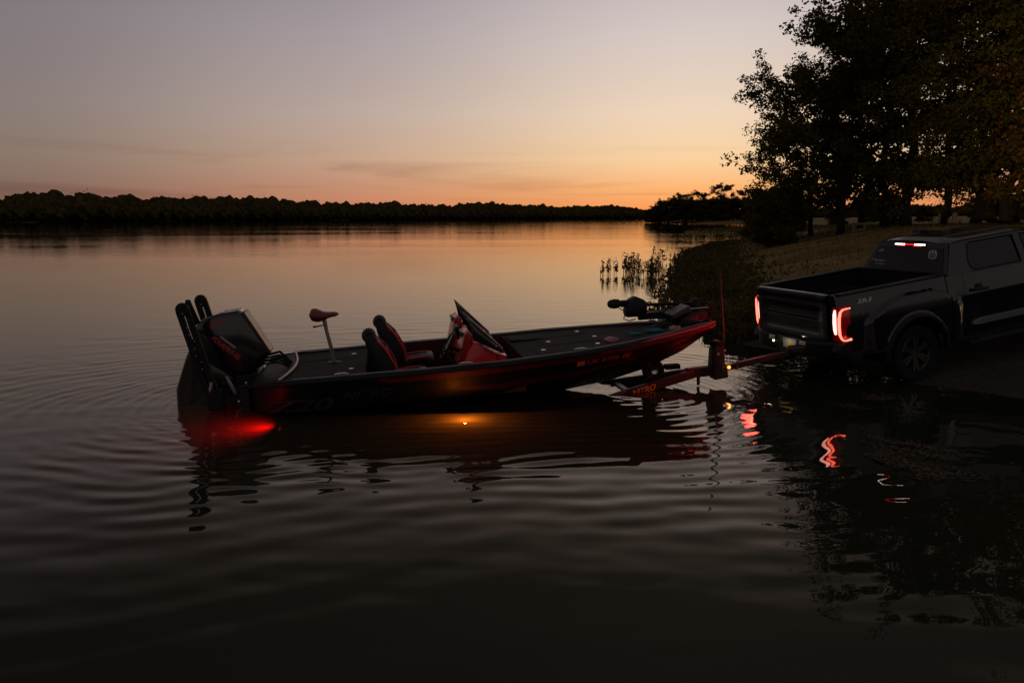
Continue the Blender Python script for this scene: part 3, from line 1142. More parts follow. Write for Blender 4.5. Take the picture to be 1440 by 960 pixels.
tag(link('floating_leaves', quads_mesh('floating_leaves', np.stack([c_ - u_ * s_, c_ - v_ * s_ * .6, c_ + u_ * s_, c_ + v_ * s_ * .6], 1)), M['litter'], smooth=False),
    'brown leaf litter floating in mats on the dark water by the ramp', 'leaves', kind='stuff')

# short posts and a low frame under the oaks
GP = 'short wooden posts under the oaks'
pp = MB().lathe([(0, -.3), (.10, -.3), (.095, .55), (.07, .60), (0, .61)], 'z', n=10)
p0 = tag(pp.build('wooden_post', M['postwood']), 'pale stout post, widest of the short posts under the oaks', 'post', GP)
p0.location = bankpos(1335, 47)
p0.scale = (1.5, 1.5, 1.35)
for px, Y, s, lb in [(1306, 47, 1.0, 'leftmost short post under the oaks'), (1313, 48, 1.3, 'taller thin post second from the left'),
                     (1327, 48, .85, 'low leaning post just left of the pale stout one'), (1343, 48, .8, 'rightmost short post beside the pale stout one')]:
    q = p0.copy()
    COL.objects.link(q)
    q.location = bankpos(px, Y)
    q.scale = (.8, .8, s)
    q.rotation_euler = (.05 * math.sin(px), .06 * math.cos(px), 0)
    q['label'] = lb
fr_ = thing('timber_frame', 'low weathered timber frame standing by the stout oak trunk', 'frame', bankpos(1203, 46), (0, 0, .1))
for s in (-1, 1):
    MB().box((s * .33, 0, .25), (.12, .12, .85)).build('post', M['postwood'], fr_, bevel=.01)
MB().box((0, 0, .60), (.62, .05, .12)).build('rail', M['postwood'], fr_, bevel=.01)
MB().box((0, 0, .26), (.54, .04, .10)).build('rail', M['postwood'], fr_, bevel=.01)


# ------------------------------------------------------------------ the bass boat
boat = thing('bass_boat', 'black and red bass boat with tilted outboard, floating off its trailer', 'boat')
BM = pose(boat, *BO)
BX = [0, .12, .35, .8, 1.5, 2.2, 3, 4, 4.7, 5.3, 5.8, 6.1, 6.3]
BW = [.92, 1.04, 1.12, 1.16, 1.20, 1.21, 1.20, 1.12, .95, .70, .42, .21, .03]
SZ = [.62, .64, .655, .665, .68, .69, .71, .755, .79, .825, .85, .865, .875]
CW = [.86, .95, 1.0, 1.02, 1.03, 1.03, 1.0, .86, .66, .43, .22, .09, .01]
CZ = [.26, .26, .26, .27, .28, .29, .31, .37, .45, .56, .67, .76, .83]
KZ = [0, 0, 0, 0, 0, 0, 0, .04, .13, .28, .48, .66, .80]
bw = lambda x: lerp_tab(x, BX, BW)
sz_ = lambda x: lerp_tab(x, BX, SZ)
cw = lambda x: lerp_tab(x, BX, CW)
cz = lambda x: lerp_tab(x, BX, CZ)
kz = lambda x: lerp_tab(x, BX, KZ)
XS = list(np.r_[np.linspace(0, .4, 9), np.linspace(.5, 5.2, 48), np.linspace(5.28, 6.3, 22)])


def side_y(x, z, off=0.0):
    t = (z - cz(x)) / max(1e-4, sz_(x) - cz(x))
    t = min(max(t, 0), 1)
    return cw(x) + (bw(x) - cw(x)) * (t ** .8) + off


def build_hull():
    rows = []
    for x in XS:
        half = []
        for k in range(5):
            t = k / 4
            half.append((cw(x) * t * .97, kz(x) + (cz(x) - .02 - kz(x)) * (t ** 1.15)))
        half.append((cw(x), cz(x)))
        for k in range(1, 9):
            z = cz(x) + (sz_(x) - cz(x)) * k / 8
            half.append((side_y(x, z), z))
        rows.append([(x, -y, z) for y, z in half[::-1]] + [(x, y, z) for y, z in half[1:]])
    mb = MB().grid(rows)
    n = len(rows[0])
    mb.f.append(tuple(range(n)))          # transom
    return mb.build('hull', M['hull'], boat, angle=40)


hull = build_hull()


def band(x0, x1, zlo, zhi, side, off, m, name, parent, n=60, k=4, taper=None):
    rows = []
    for i in range(n + 1):
        x = x0 + (x1 - x0) * i / n
        lo, hi = zlo(x), zhi(x)
        if taper:
            f = taper(x)
            lo = hi - (hi - lo) * f
        rows.append([(x, side * side_y(x, lo + (hi - lo) * j / k, off), lo + (hi - lo) * j / k) for j in range(k + 1)])
    return MB().grid(rows).build(name, m, parent, angle=0)


for sd in (-1, 1):
    band(1.42, 6.28, lambda x: sz_(x) - .112 + .02 * (x > 4.2) * min(1, (x - 4.2)), lambda x: sz_(x) - .040, sd, .006, M['hullred'], 'side_stripe', hull,
         taper=lambda x: min(1, max(0.02, (x - 1.42) / .22)))
    band(2.3, 4.9, lambda x: cz(x) + .02 + .02 * (x - 2.3), lambda x: cz(x) + .15 - .02 * abs(x - 3.4), sd, .005, M['darkred'], 'lower_stripe', hull,
         taper=lambda x: min(1, max(.02, (x - 2.3) / .9)))
    rub = MB().tube([(x, sd * (bw(x) + .006), sz_(x) - .02) for x in XS], .017, 8)
    rub.build('rub_rail', M['cap'], hull)
# three fine dark red lines along the bow flank
for dz in (.165, .20):
    band(4.6, 6.1, lambda x: sz_(x) - dz * (1 - (x - 4.6) * .35) - .012, lambda x: sz_(x) - dz * (1 - (x - 4.6) * .35), -1, .006, M['darkred'], 'pin_stripe', hull, k=1)

for sd in (-1, 1):
    rows = []
    for x in np.linspace(4.3, 6.29, 40):
        f = min(1.0, (x - 4.3) / .9)
        b_, z = bw(x) + .012, sz_(x)
        rows.append([(x, sd * (b_ - .004), z - .050), (x, sd * (b_ + .006), z - .02 - .018 * (1 - f)), (x, sd * (b_ + .006), z + .004 - .04 * (1 - f)), (x, sd * max(.004, b_ - .03), z + .022 - .055 * (1 - f))])
    MB().grid(rows).build('bow_edge', M['red'], hull, angle=0)
# gunwale cap: black moulding with a silver inner edge
capw = lambda x: min(.125, bw(x) * .45)


def build_cap():
    rows = []
    for x in XS:
        yo, yi, z = bw(x) + .004, max(0, bw(x) - capw(x)), sz_(x)
        rows.append([(x, yo, z - .03), (x, yo, z), (x, yo - .025, z + .016), (x, (yo + yi) / 2, z + .022), (x, yi, z + .012), (x, yi, z - .05)])
    a = MB().grid(rows)
    a.grid([[(x, -y, z) for x, y, z in r] for r in rows])
    # stern cap across the transom
    r2 = []
    for k in range(21):
        y = -.93 + 1.86 * k / 20
        x0 = .30 + .10 * math.cos(y * 1.6)
        r2.append([(-.005, y, .58), (-.005, y, .60), (.10, y, .615), (x0 - .07, y, .655), (x0, y, .672), (x0 + .04, y, .655)])
    a.grid(r2)
    return a.build('gunwale_cap', M['cap'], boat)


cap = build_cap()
for sd in (-1, 1):
    MB().tube([(x, sd * (bw(x) - capw(x)), sz_(x) + .014) for x in XS if .42 < x < 6.2], .008, 6).build('trim_line', M['capsilver'], cap)
MB().tube([(.36 + .10 * math.cos(y * 1.6) - .02, y, .675) for y in np.linspace(-1.02, 1.02, 25)], .016, 8).build('stern_moulding', M['capsilver'], cap)

# carpeted decks, with the sunken cockpit between them
CK0, CK1, CKW = 1.36, 3.34, .99
dz_ = lambda x: sz_(x) - .012


def build_deck():
    mb = MB()
    xs = [x for x in XS if .34 <= x <= 6.1] + [CK0, CK1]
    xs = sorted(set(xs))

    def yl(x):
        return max(.02, bw(x) - capw(x) + .004)
    for i in range(len(xs) - 1):
        x0, x1 = xs[i], xs[i + 1]
        inside = x0 >= CK0 - 1e-6 and x1 <= CK1 + 1e-6
        if inside:
            for s in (-1, 1):
                mb.add([(x0, s * CKW, dz_(x0)), (x1, s * CKW, dz_(x1)), (x1, s * yl(x1), dz_(x1)), (x0, s * yl(x0), dz_(x0))], [(0, 1, 2, 3)])
        else:
            ys0 = [yl(x0) * t for t in (-1, -.5, 0, .5, 1)]
            ys1 = [yl(x1) * t for t in (-1, -.5, 0, .5, 1)]
            mb.grid([[(x0, y, dz_(x0)) for y in ys0], [(x1, y, dz_(x1)) for y in ys1]])
    d = mb.build('deck', M['carpet'], boat)
    fl = .30
    w = MB()
    w.grid([[(CK0, -CKW, fl), (CK0, CKW, fl)], [(CK1, -CKW, fl), (CK1, CKW, fl)]])
    w.build('cockpit_floor', M['carpet'], boat)
    w = MB()
    for s in (-1, 1):
        w.grid([[(CK0, s * CKW, fl), (CK0, s * CKW, dz_(CK0))], [(CK1, s * CKW, fl), (CK1, s * CKW, dz_(CK1))]])
    w.grid([[(CK0, -CKW, fl), (CK0, -CKW, dz_(CK0))], [(CK0, CKW, fl), (CK0, CKW, dz_(CK0))]])
    w.grid([[(CK1, -CKW, fl), (CK1, -CKW, dz_(CK1))], [(CK1, CKW, fl), (CK1, CKW, dz_(CK1))]])
    w.build('cockpit_liner', M['darkred'], boat)
    return d


deck = build_deck()
# hatch lids: shallow raised panels in the carpet, with metal latches
for x0, x1, y0, y1 in [(.50, 1.25, -.82, -.30), (.50, 1.25, .30, .82), (3.55, 4.5, -.80, -.34), (3.75, 4.6, -.28, .28), (3.55, 4.5, .34, .80)]:
    zz = (dz_(x0) + dz_(x1)) / 2
    tilt = (dz_(x1) - dz_(x0)) / (x1 - x0)
    b = MB()
    b.add([(x, y, dz_(x0) + tilt * (x - x0) + h) for h in (-.01, .007) for x, y in ((x0, y0), (x1, y0), (x1, y1), (x0, y1))],
          [(0, 1, 2, 3), (4, 7, 6, 5), (0, 4, 5, 1), (1, 5, 6, 2), (2, 6, 7, 3), (3, 7, 4, 0)])
    lid = b.build('hatch_lid', M['carpet'], deck, bevel=.004)
    for fx in ((.9,) if x0 < 2 else (.12, .9)):
        xx = x0 + (x1 - x0) * fx
        MB().lathe([(0, .012), (.030, .012), (.034, .008), (.034, 0)], 'z', (xx, (y0 + y1) / 2, dz_(x0) + tilt * (xx - x0) + .002), 14).build('latch', M['chrome'], lid)
# dark recessed foot tray at the front of the cockpit
MB().box((3.62, .52, dz_(3.6) + .012), (.5, .42, .03)).build('step_pad', M['rubber'], boat, bevel=.01)
# cleats along the gunwale
for x, sd in ((1.08, -1), (2.58, -1), (4.05, -1)):
    y = sd * (bw(x) - .06)
    MB().tube([(x - .085, y, sz_(x) + .045), (x - .03, y, sz_(x) + .052), (x + .03, y, sz_(x) + .052), (x + .085, y, sz_(x) + .045)], [.008, .014, .014, .008], 8) \
        .tube([(x - .025, y, sz_(x)), (x - .025, y, sz_(x) + .05)], .010, 6).tube([(x + .025, y, sz_(x)), (x + .025, y, sz_(x) + .05)], .010, 6).build('cleat', M['chrome'], cap)

# hull lettering
def on_side(x0, z0, dzdx=0.0, off=.009):
    def f(u, v):
        x = x0 + u
        z = z0 + u * dzdx + v
        return Vector((x, -side_y(x, z, off), z))
    return f


lettering('lettering', 'Z20', .21, on_side(.17, .28, .005), M['dimtext'], hull, shear=.35, bold=.004, width=.80)
lettering('lettering', 'NITRO', .15, on_side(1.06, .395, .02), M['dimtext'], hull, shear=.35, bold=.003, width=.62)
lettering('registration_number', 'UK 8706 BE', .085, on_side(4.13, .585, .045), M['redtext'], hull, shear=.2, bold=.002, width=.66)
f0 = on_side(4.0, .575, .045)
mb = MB()
mb.add([f0(0, 0), f0(.11, 0), f0(.11, .065), f0(0, .065)], [(0, 1, 2, 3)])
mb.build('registration_decal', M['orangedecal'], hull)


# bucket seats
def make_seat(y, cover, off):
    seat_poly = [(1.62, .40), (2.16, .44), (2.20, .55), (2.10, .60), (1.75, .56), (1.60, .55)]
    s = MB().prism(seat_poly, y - .25, y + .25, .05).build('bucket_seat', M['vinyl'], boat, bevel=0)
    back = [(1.66, .48), (1.82, .50), (1.80, .72), (1.66, .98), (1.56, 1.12), (1.50, 1.15), (1.44, 1.10), (1.46, .98), (1.54, .72)]

    def tf(x, yy, z):
        t = max(0, (z - .92) / .25)
        k = 1 - .45 * min(1, t)
        return (x, y + (yy - y) * k, z)
    b = MB().prism(back, y - .25, y + .25, .045, tf).build('backrest', M['vinyl'], s, angle=50)
    for sd in (-1, 1):
        MB().tube([(1.835, y + sd * .225, .52), (1.815, y + sd * .228, .72), (1.70, y + sd * .225, .94), (1.60, y + sd * .17, 1.05)], .017, 8).build('piping', M['piping'], s)
        MB().tube([(1.83, y + sd * .21, .58), (2.0, y + sd * .225, .60), (2.15, y + sd * .22, .605)], .014, 8).build('piping', M['piping'], s)
        MB().prism([(1.74, .70), (1.80, .54), (1.78, .52), (1.60, .90), (1.66, .93)], y + sd * .10 - .05, y + sd * .10 + .05, .01,
                   lambda x, yy, z: (x + .055, yy, z)).build('backrest_panel', M['greyvinyl'], s)
    MB().box((2.17, y, .57), (.10, .40, .09)).build('seat_front', M['greyvinyl'], s, bevel=.03)
    MB().box((1.85, y, .35), (.45, .42, .14)).build('seat_box', M['dark'], s, bevel=.02)
    h = MB().lathe([(.0, -.15), (.06, -.145), (.088, -.08), (.092, 0), (.088, .08), (.06, .145), (0, .15)], 'y', (1.50, y, 1.10), 16).build('headrest', cover, s)
    s.location = off
    return s


make_seat(-.42, M['vinyl'], (-.08, 0, -.04))
make_seat(.42, M['vinyl'], (.06, 0, .02))
s3 = MB().prism([(1.62, .40), (2.1, .42), (2.12, .53), (1.62, .54)], -.15, .15, .03).build('jump_seat', M['vinyl'], boat)

# pedestal fishing seat on the rear deck
ped = MB()
rows = []
for i in range(13):
    t = i / 12
    x = .66 + .38 * t
    top = 1.352 + .055 * math.exp(-((t - .20) / .22) ** 2) - .012 * t
    bot = 1.272 - .055 * math.exp(-((t - .30) / .30) ** 2) + .012 * t
    hw = .17 * math.sin(PI * min(1, .12 + .80 * t)) ** .5 * (1 - .45 * t) + .02
    e = .25 if i in (0, 12) else 1
    mz = (top + bot) / 2
    rows.append([(x, hw * e * math.cos(a), mz + (top - bot) / 2 * e * math.sin(a)) for a in np.linspace(0, 2 * PI, 17)])
ped.grid(rows)
sd_ = ped.build('pedestal_seat', M['redvinyl'], boat, angle=0)
MB().tube([(.93, .06, .655), (.915, .05, .80), (.865, .01, 1.10), (.845, 0, 1.27)], [.026, .026, .024, .03], 10).build('pole', M['capsilver'], sd_)
MB().tube([(.855, .0, 1.18), (.76, -.02, 1.165), (.70, -.02, 1.16)], [.008, .008, .013], 8).build('lever', M['dark'], sd_)
MB().lathe([(0, .012), (.09, .012), (.10, 0)], 'z', (.93, .06, .655), 18).build('floor_plate', M['dark'], sd_)


# consoles with smoked windscreens
def make_console(y, w, dz, driver):
    X0, X1 = 2.52, 3.10
    poly = [(X0 + .02, .62), (X1 + .03, .62), (X1 + .02, .765 + dz), (2.98, .82 + dz), (2.78, .95 + dz), (2.70, .96 + dz), (2.62, .84 + dz)]
    c = MB().prism(poly, y - w, y + w, .035).build('console', M['consolered'], boat, angle=40)
    # dash fascia
    MB().prism([(2.50, .66), (2.60, .66), (2.70, 1.05 + dz), (2.66, 1.10 + dz), (2.60, 1.06 + dz)], y - w + .03, y + w - .03, .01).build('dash', M['red'], c)
    MB().box((2.60, y + .03, 1.00 + dz), (.03, w * 1.1, .16), Matrix.Rotation(R(-14), 3, 'Y')).build('dash_screen', M['screen'], c, bevel=.006)
    rows = []
    nu = 33
    for i in range(nu):
        a = -1 + 2 * i / (nu - 1)
        u = abs(a)
        k = u ** 1.5
        xb = X1 + .03 - .42 * k
        yb = y + math.copysign(w * .98 * (1 - (1 - u) ** 2.1), a)
        zb = .765 + dz + .235 * k
        lift = .045 + .230 * k
        xt = xb - .02 - .035 * k
        yt = y + (yb - y) * (1 - .10 * k)
        zt = zb + lift
        rows.append([(xb, yb, zb), ((xb + xt) / 2 + .006, (yb + yt) / 2 * 1.0, (zb + zt) / 2), (xt, yt, zt)])
    ws = MB().grid(rows)
    g = ws.build('windscreen', M['acrylic'], c, angle=0)
    sol = g.modifiers.new('thick', 'SOLIDIFY')
    sol.thickness = .008
    MB().tube([r[2] for r in rows], .010, 6).build('windscreen_edge', M['chrome'], c)
    # top of the console under the screen
    MB().tube([r[0] for r in rows], .010, 6).build('windscreen_seal', M['dark'], c)
    if driver:
        # steering wheel
        st = MB()
        ctr = Vector((2.40, y, .90))
        ax = Vector((-1, 0, .55)).normalized()
        e1 = Vector((0, 1, 0))
        e2 = ax.cross(e1)
        ring = [ctr + (e1 * math.cos(t) + e2 * math.sin(t)) * .175 for t in np.linspace(0, 2 * PI, 29)]
        st.tube(ring, .017, 8)
        sw = st.build('steering_wheel', M['dark'], boat)
        sp = MB()
        for t in (.3, 2.4, 4.5):
            sp.tube([ctr, ctr + (e1 * math.cos(t) + e2 * math.sin(t)) * .17], .013, 6)
        sp.build('spokes', M['chrome'], sw)
        MB().tube([ctr, ctr - ax * .18], [.03, .024], 8).build('column', M['dark'], sw)
        th = MB().tube([(2.44, y - .30, .70), (2.36, y - .30, .86), (2.34, y - .30, .90)], [.02, .014, .024], 8)
        th.build('throttle_lever', M['dark'], c)
        for k in range(3):
            lettering('side_marks', 'C|L'[k], .085, lambda u, v, k=k: Vector((2.83 + .075 * k + u, y - w - .004, .845 + dz - .055 * k + v * .9)), M['dark'], c, shear=.1)
        rect = [(2.79, .90 + dz), (2.80, .98 + dz), (3.02, .82 + dz), (3.03, .765 + dz)]
        MB().tube([(x, y - w - .002, z) for x, z in (rect[1], rect[0], rect[3])], .005, 5).build('side_marks', M['dark'], c)
    else:
        MB().prism([(2.50, .62), (2.62, .62), (2.66, .84 + dz), (2.56, .84 + dz)], y - w + .05, y + w - .05, .01).build('glove_box', M['darkred'], c)
    return c


make_console(-.66, .31, 0.0, True)
make_console(.62, .31, .035, False)
# graph on a bracket beside the wheel
gph = MB().box((2.58, -.28, 1.00), (.06, .30, .20), Matrix.Rotation(R(-16), 3, 'Y')).build('console_graph', M['dark'], boat, bevel=.012)
MB().box((2.545, -.28, 1.0), (.012, .26, .16), Matrix.Rotation(R(-16), 3, 'Y')).build('screen', M['screen'], gph)
MB().tube([(2.62, -.28, .72), (2.60, -.28, .92)], .018, 8).build('bracket', M['dark'], gph)

# outboard, half tilted with the powerhead leaning forward
def build_outboard():
    poly = [(-.76, 1.18), (-.72, 1.31), (-.62, 1.37), (-.42, 1.43), (-.20, 1.445), (-.14, 1.40), (.02, 1.12), (.135, .89), (.12, .84), (-.10, .66), (-.20, .56), (-.34, .60), (-.60, .80)]
    c = MB().prism(poly, -.235, .235, .07).build('outboard', M['cowl'], boat, angle=32)
    # bright top moulding along the forward-leaning edge
    MB().prism([(-.165, 1.425), (-.135, 1.415), (.14, .90), (.13, .875), (.105, .885), (-.17, 1.39)], -.17, .17, .012, lambda x, y, z: (x + .012, y, z + .006)).build('cowl_top', M['cowlgrey'], c)
    MB().prism([(-.70, 1.315), (-.45, 1.405), (-.22, 1.43), (-.22, 1.415), (-.45, 1.385), (-.69, 1.295)], -.20, .20, .004, lambda x, y, z: (x, y, z + .016)).build('cowl_rim', M['cowlgrey'], c)
    leg = [(-.80, 1.12), (-.60, .82), (-.26, .56), (-.30, .20), (-.52, .05), (-.80, -.25), (-1.10, -.55), (-1.32, -.45), (-1.10, -.02), (-1.07, .48), (-.92, .86)]
    MB().prism(leg, -.13, .13, .05).build('midsection', M['cowl'], c)
    gc = MB()
    ax = Vector((-.75, 0, -.66))
    d = Vector((.80, 0, -.60)).normalized()
    gc.tube([Vector((-1.22, 0, -.52)) + d * t for t in (-.28, -.18, 0, .2, .32)], [.03, .07, .085, .06, .01], 12)
    gc.build('gearcase', M['cowl'], c)
    pr = MB()
    hub = Vector((-1.22, 0, -.52)) - d * .30
    e1 = Vector((0, 1, 0))
    e2 = d.cross(e1)
    for k in range(3):
        a = 2 * PI * k / 3
        u = e1 * math.cos(a) + e2 * math.sin(a)
        w = d.cross(u)
        pr.add([hub + u * .04 - w * .03, hub + u * .04 + w * .03 + d * .03, hub + u * .17 + w * .09 + d * .03, hub + u * .18 - w * .05 - d * .02], [(0, 1, 2, 3)])
    pr.build('propeller', M['chrome'], c)
    br = MB()
    br.box((-.20, 0, .35), (.22, .46, .55))
    br.box((-.06, 0, .42), (.10, .55, .46))
    br.build('transom_bracket', M['dark'], c, bevel=.02)
    for y in (-.2, .2):
        MB().tube([(-.24, y, .20), (-.42, y, .62)], [.035, .022], 10).build('tilt_ram', M['capsilver'], c)
    # lettering on both flanks running with the cowl
    o = Vector((-.60, 0, 1.16))
    for sgn in (-1, 1):
        ang = R(-43)
        ux = Vector((math.cos(ang), 0, math.sin(ang)))
        vz = Vector((-math.sin(ang), 0, math.cos(ang)))
        y = sgn * .2385
        st = o if sgn < 0 else o + ux * .42
        uu = ux if sgn < 0 else -ux

        def fn(u, v, st=st, uu=uu, y=y):
            p = st + uu * u + vz * v
            return Vector((p.x, y, p.z))
        lettering('lettering', 'FOUR', .085, lambda u, v: fn(u + .06, v + .0), M['redtext'], c, shear=.3, bold=.003, width=.20)
        a0, a1 = (.13, .36)
        MB().add([fn(a0, .085), fn(a1, .085), fn(a1 + .01, .115), fn(a0 + .01, .115)], [(0, 1, 2, 3)]).build('badge_bar', M['greytext'], c)
        MB().add([fn(-.06, .13), fn(.06, .335), fn(.075, .325), fn(-.03, .12)], [(0, 1, 2, 3)]).build('red_flash', M['redtext'], c)
    return c


ob = build_outboard()
for k, (txt, u0, w_) in enumerate((('PRO', .26, .13), ('XS', .40, .09))):
    ang = R(-43)
    ux = Vector((math.cos(ang), 0, math.sin(ang)))
    vz = Vector((-math.sin(ang), 0, math.cos(ang)))
    lettering('lettering', txt, .085, lambda u, v, u0=u0: Vector((-.60, -.2385, 1.16)) + ux * (u + u0) + vz * v, M['redtext'], ob, shear=.3, bold=.003, width=w_)
# rigging hoses arching from the splash well into the cowl
for k in range(4):
    y = -.16 + .1 * k
    MB().tube([(.36, y + .1, .66), (.22, y + .06, .74 + .03 * k), (.05, y, .74 + .02 * k), (-.10, y * .6, .66)], .014 + .004 * (k % 2), 8).build('rigging_hose', M['rubber'], ob)
well = MB().grid([[(.0, -.62, .55), (.0, .62, .55)], [(.33, -.5, .60), (.33, .5, .60)]]).build('splash_well', M['rubber'], boat)
gear = MB()
rg = random.Random(4)
gear.box((-.09, -.55, .42), (.10, .72, .30))
for k in range(14):
    gear.box((-.10 + rg.uniform(-.08, .06), -.85 + rg.uniform(0, .6), .46 + rg.uniform(-.12, .14)), (rg.uniform(.03, .1), rg.uniform(.04, .14), rg.uniform(.03, .1)))
gear.build('jack_plate', M['dark'], boat, bevel=.006)
mbk = MB()
for k in range(8):
    mbk.lathe([(0, .006), (.016, .006), (.016, -.01)], 'x', (-.17 + .02 * (k % 3), -.86 + .075 * k, .42 + .05 * ((k * 7) % 4)), 8)
mbk.build('jack_plate_bolts', M['chrome'], boat)


# shallow-water anchors: folded twin arms standing at either side of the motor
def make_anchor(y, fold):
    a, b = Vector((-.555, y, .50)), Vector((-.785, y, 1.53))
    d = (b - a).normalized()
    n = Vector((d.z, 0, -d.x))
    mb = MB()
    mb.bar(a - n * .045, b - n * .045, .05, .075, up=n)
    mb.bar(a + d * .1 + n * .045, b + n * .045, .05, .075, up=n)
    mb.lathe([(0, -.035), (.075, -.035), (.085, 0), (.075, .035), (0, .035)], 'y', tuple(b + d * .01), 18)
    o = mb.build('shallow_anchor', M['dark'], boat, bevel=.006)
    MB().bar(a + n * .088, b + n * .086 - d * .25, .036, .008, up=n).build('edge_strip', M['cowlgrey'], o)
    bl = MB()
    for k in range(9):
        q = a + d * (.30 + .09 * k) + n * (.02 * math.sin(k * 2.0))
        bl.lathe([(0, -.012), (.009, -.012), (.009, .0)], 'y', (q.x, q.y - .026, q.z), 8)
    bl.build('rivets', M['capsilver'], o)
    if fold:
        q = b + Vector((.05, .10, .02))
        MB().prism([(q.x - .02, q.z + .10), (q.x + .03, q.z + .10), (q.x + .12, q.z - .18), (q.x + .02, q.z - .26), (q.x - .05, q.z - .02)], y + .06, y + .10, .008).build('fold_arm', M['dark'], o)
    MB().box((-.50, y, .40), (.20, .12, .26)).build('base_bracket', M['dark'], o, bevel=.01)
    MB().bar((-.50, y, .36), (.0, y, .42), .08, .10).build('mount_arm', M['dark'], o)
    MB().tube([(-.56, y - .04, .50), (-.53, y - .04, .62)], .022, 8).build('hydraulic_fitting', M['capsilver'], o)
    return o


make_anchor(-.52, True)
make_anchor(.52, False)

# bow: stowed trolling motor, mount, sonar unit
tm = MB()
tm.lathe([(0, -.14), (.03, -.138), (.058, -.11), (.072, -.04), (.066, .02), (.045, .05), (.035, .10)], 'x', (4.985, .45, 1.16), 16)
o = tm.build('trolling_motor', M['dark'], boat)
mb = MB()
for k in range(5):
    mb.lathe([(.02, -.012), (.05, -.012), (.058, 0), (.05, .012), (.02, .012)], 'x', (5.06 + .035 * k, .45, 1.155), 12)
mb.build('collar', M['dark'], o)
MB().prism([(5.10, 1.02), (5.12, .96), (5.34, .96), (5.42, 1.02), (5.42, 1.16), (5.36, 1.21), (5.26, 1.255), (5.18, 1.22), (5.11, 1.14)], .33, .57, .04).build('motor_head', M['dark'], o)
MB().tube([(5.36, .45, 1.12), (5.8, .42, 1.115), (6.30, .36, 1.10)], .024, 10).build('shaft', M['dark'], o)
MB().tube([(5.36, .42, 1.03), (5.75, .38, 1.035)], .012, 8).build('shaft_sleeve', M['cowlgrey'], o)
MB().bar((5.30, .44, .955), (6.36, .26, 1.0), .13, .10).build('mount_arm', M['dark'], o)
MB().prism([(5.65, .84), (6.30, .88), (6.34, .99), (6.20, 1.03), (5.90, .97), (5.70, .95)], .16, .40, .02).build('mount_base', M['dark'], o)
MB().lathe([(0, -.05), (.06, -.05), (.075, 0), (.06, .05), (0, .05)], 'y', (6.12, .30, 1.12), 14).build('mount_hinge', M['dark'], o)
MB().lathe([(0, -.03), (.045, -.03), (.05, 0), (.045, .03), (0, .03)], 'y', (6.36, .26, 1.08), 12).build('pull_handle', M['dark'], o)
MB().tube([(5.12, .45, 1.04), (5.08, .44, .93), (5.16, .43, .90), (5.26, .43, .92)], .009, 6).build('cable', M['rubber'], o)
MB().tube([(5.02, .45, 1.09), (5.10, .42, 1.04), (5.16, .42, .98)], .008, 6).build('cable', M['rubber'], o)
so = MB().box((5.78, .12, 1.035), (.30, .34, .07), Matrix.Rotation(R(-24), 3, 'Y')).build('sonar_unit', M['screen'], boat, bevel=.015)
MB().box((5.86, .12, .93), (.16, .16, .16)).build('bracket', M['dark'], so, bevel=.02)
MB().prism([(5.70, .83), (6.05, .84), (6.05, 1.0), (5.95, 1.04), (5.80, .95)], -.02, .28, .02).build('sonar_stand', M['dark'], so)
fp = MB().prism([(5.42, .83), (5.72, .84), (5.66, .91), (5.50, .88)], .0, .22, .015).build('foot_pedal', M['dark'], boat)
MB().lathe([(.0, 0), (.02, 0), (.02, .03), (0, .03)], 'z', (6.22, -.02, .87), 10).build('bow_light', M['redtext'], boat)
MB().tube([(6.31, 0, .60), (6.36, 0, .57), (6.37, 0, .53), (6.33, 0, .50)], .010, 6).build('bow_eye', M['chrome'], boat)


def bpt(x, y, z):
    return BM @ Vector((x, y, z))


# loose gear lying on the bow deck (rests on the boat, so things of their own)
def coil(name, label, x, y, m, r, seed, n=70, tr=.009):
    rg_ = random.Random(seed)
    pts = []
    for k in range(n):
        a = k * .55
        rr = r * (.55 + .45 * math.sin(k * .31 + seed)) + rg_.uniform(-.01, .01)
        pts.append((x + rr * math.cos(a) * 1.5, y + rr * math.sin(a) * .8, dz_(x) + .015 + .03 * (k / n) + .008 * math.sin(k)))
    mb_ = MB().tube([tuple(bpt(*p)) for p in pts], tr, 6)
    return tag(mb_.build(name, m), label, 'rope')


coil('dock_line', 'teal cord lying loosely coiled on the bow deck, larger one nearer the sonar unit', 5.30, -.22, M['teal'], .085, 1)
coil('dock_line', 'short teal cord on the bow deck close to the red gunwale', 5.02, -.30, M['teal'], .06, 2, 45)
def crumple(name, label, x, y, r, m, seed):
    rg_ = random.Random(seed)
    bm = bmesh.new()
    bmesh.ops.create_icosphere(bm, subdivisions=3, radius=r)
    for v in bm.verts:
        n = v.co.normalized()
        k = 1 + .22 * math.sin(n.x * 5 + seed) * math.cos(n.y * 6) + .12 * math.sin(n.z * 11 + n.x * 7) + rg_.uniform(-.04, .04)
        v.co = Vector((n.x * r * k * 1.25, n.y * r * k, max(-.25 * r, n.z * r * k * .55)))
        v.co = bpt(x, y, dz_(x) + .25 * r) + v.co
    me = bpy.data.meshes.new(name)
    bm.to_mesh(me)
    bm.free()
    return tag(link(name, me, m, angle=60), label, 'cloth')


crumple('crumpled_towel', 'pale pink crumpled cloth on the middle of the front deck near the gunwale', 4.62, -.46, .075, M['pink'], 3)
crumple('crumpled_towel', 'pink cloth bundle at the very bow beside the red gunwale', 5.62, -.22, .07, M['pink'], 5)

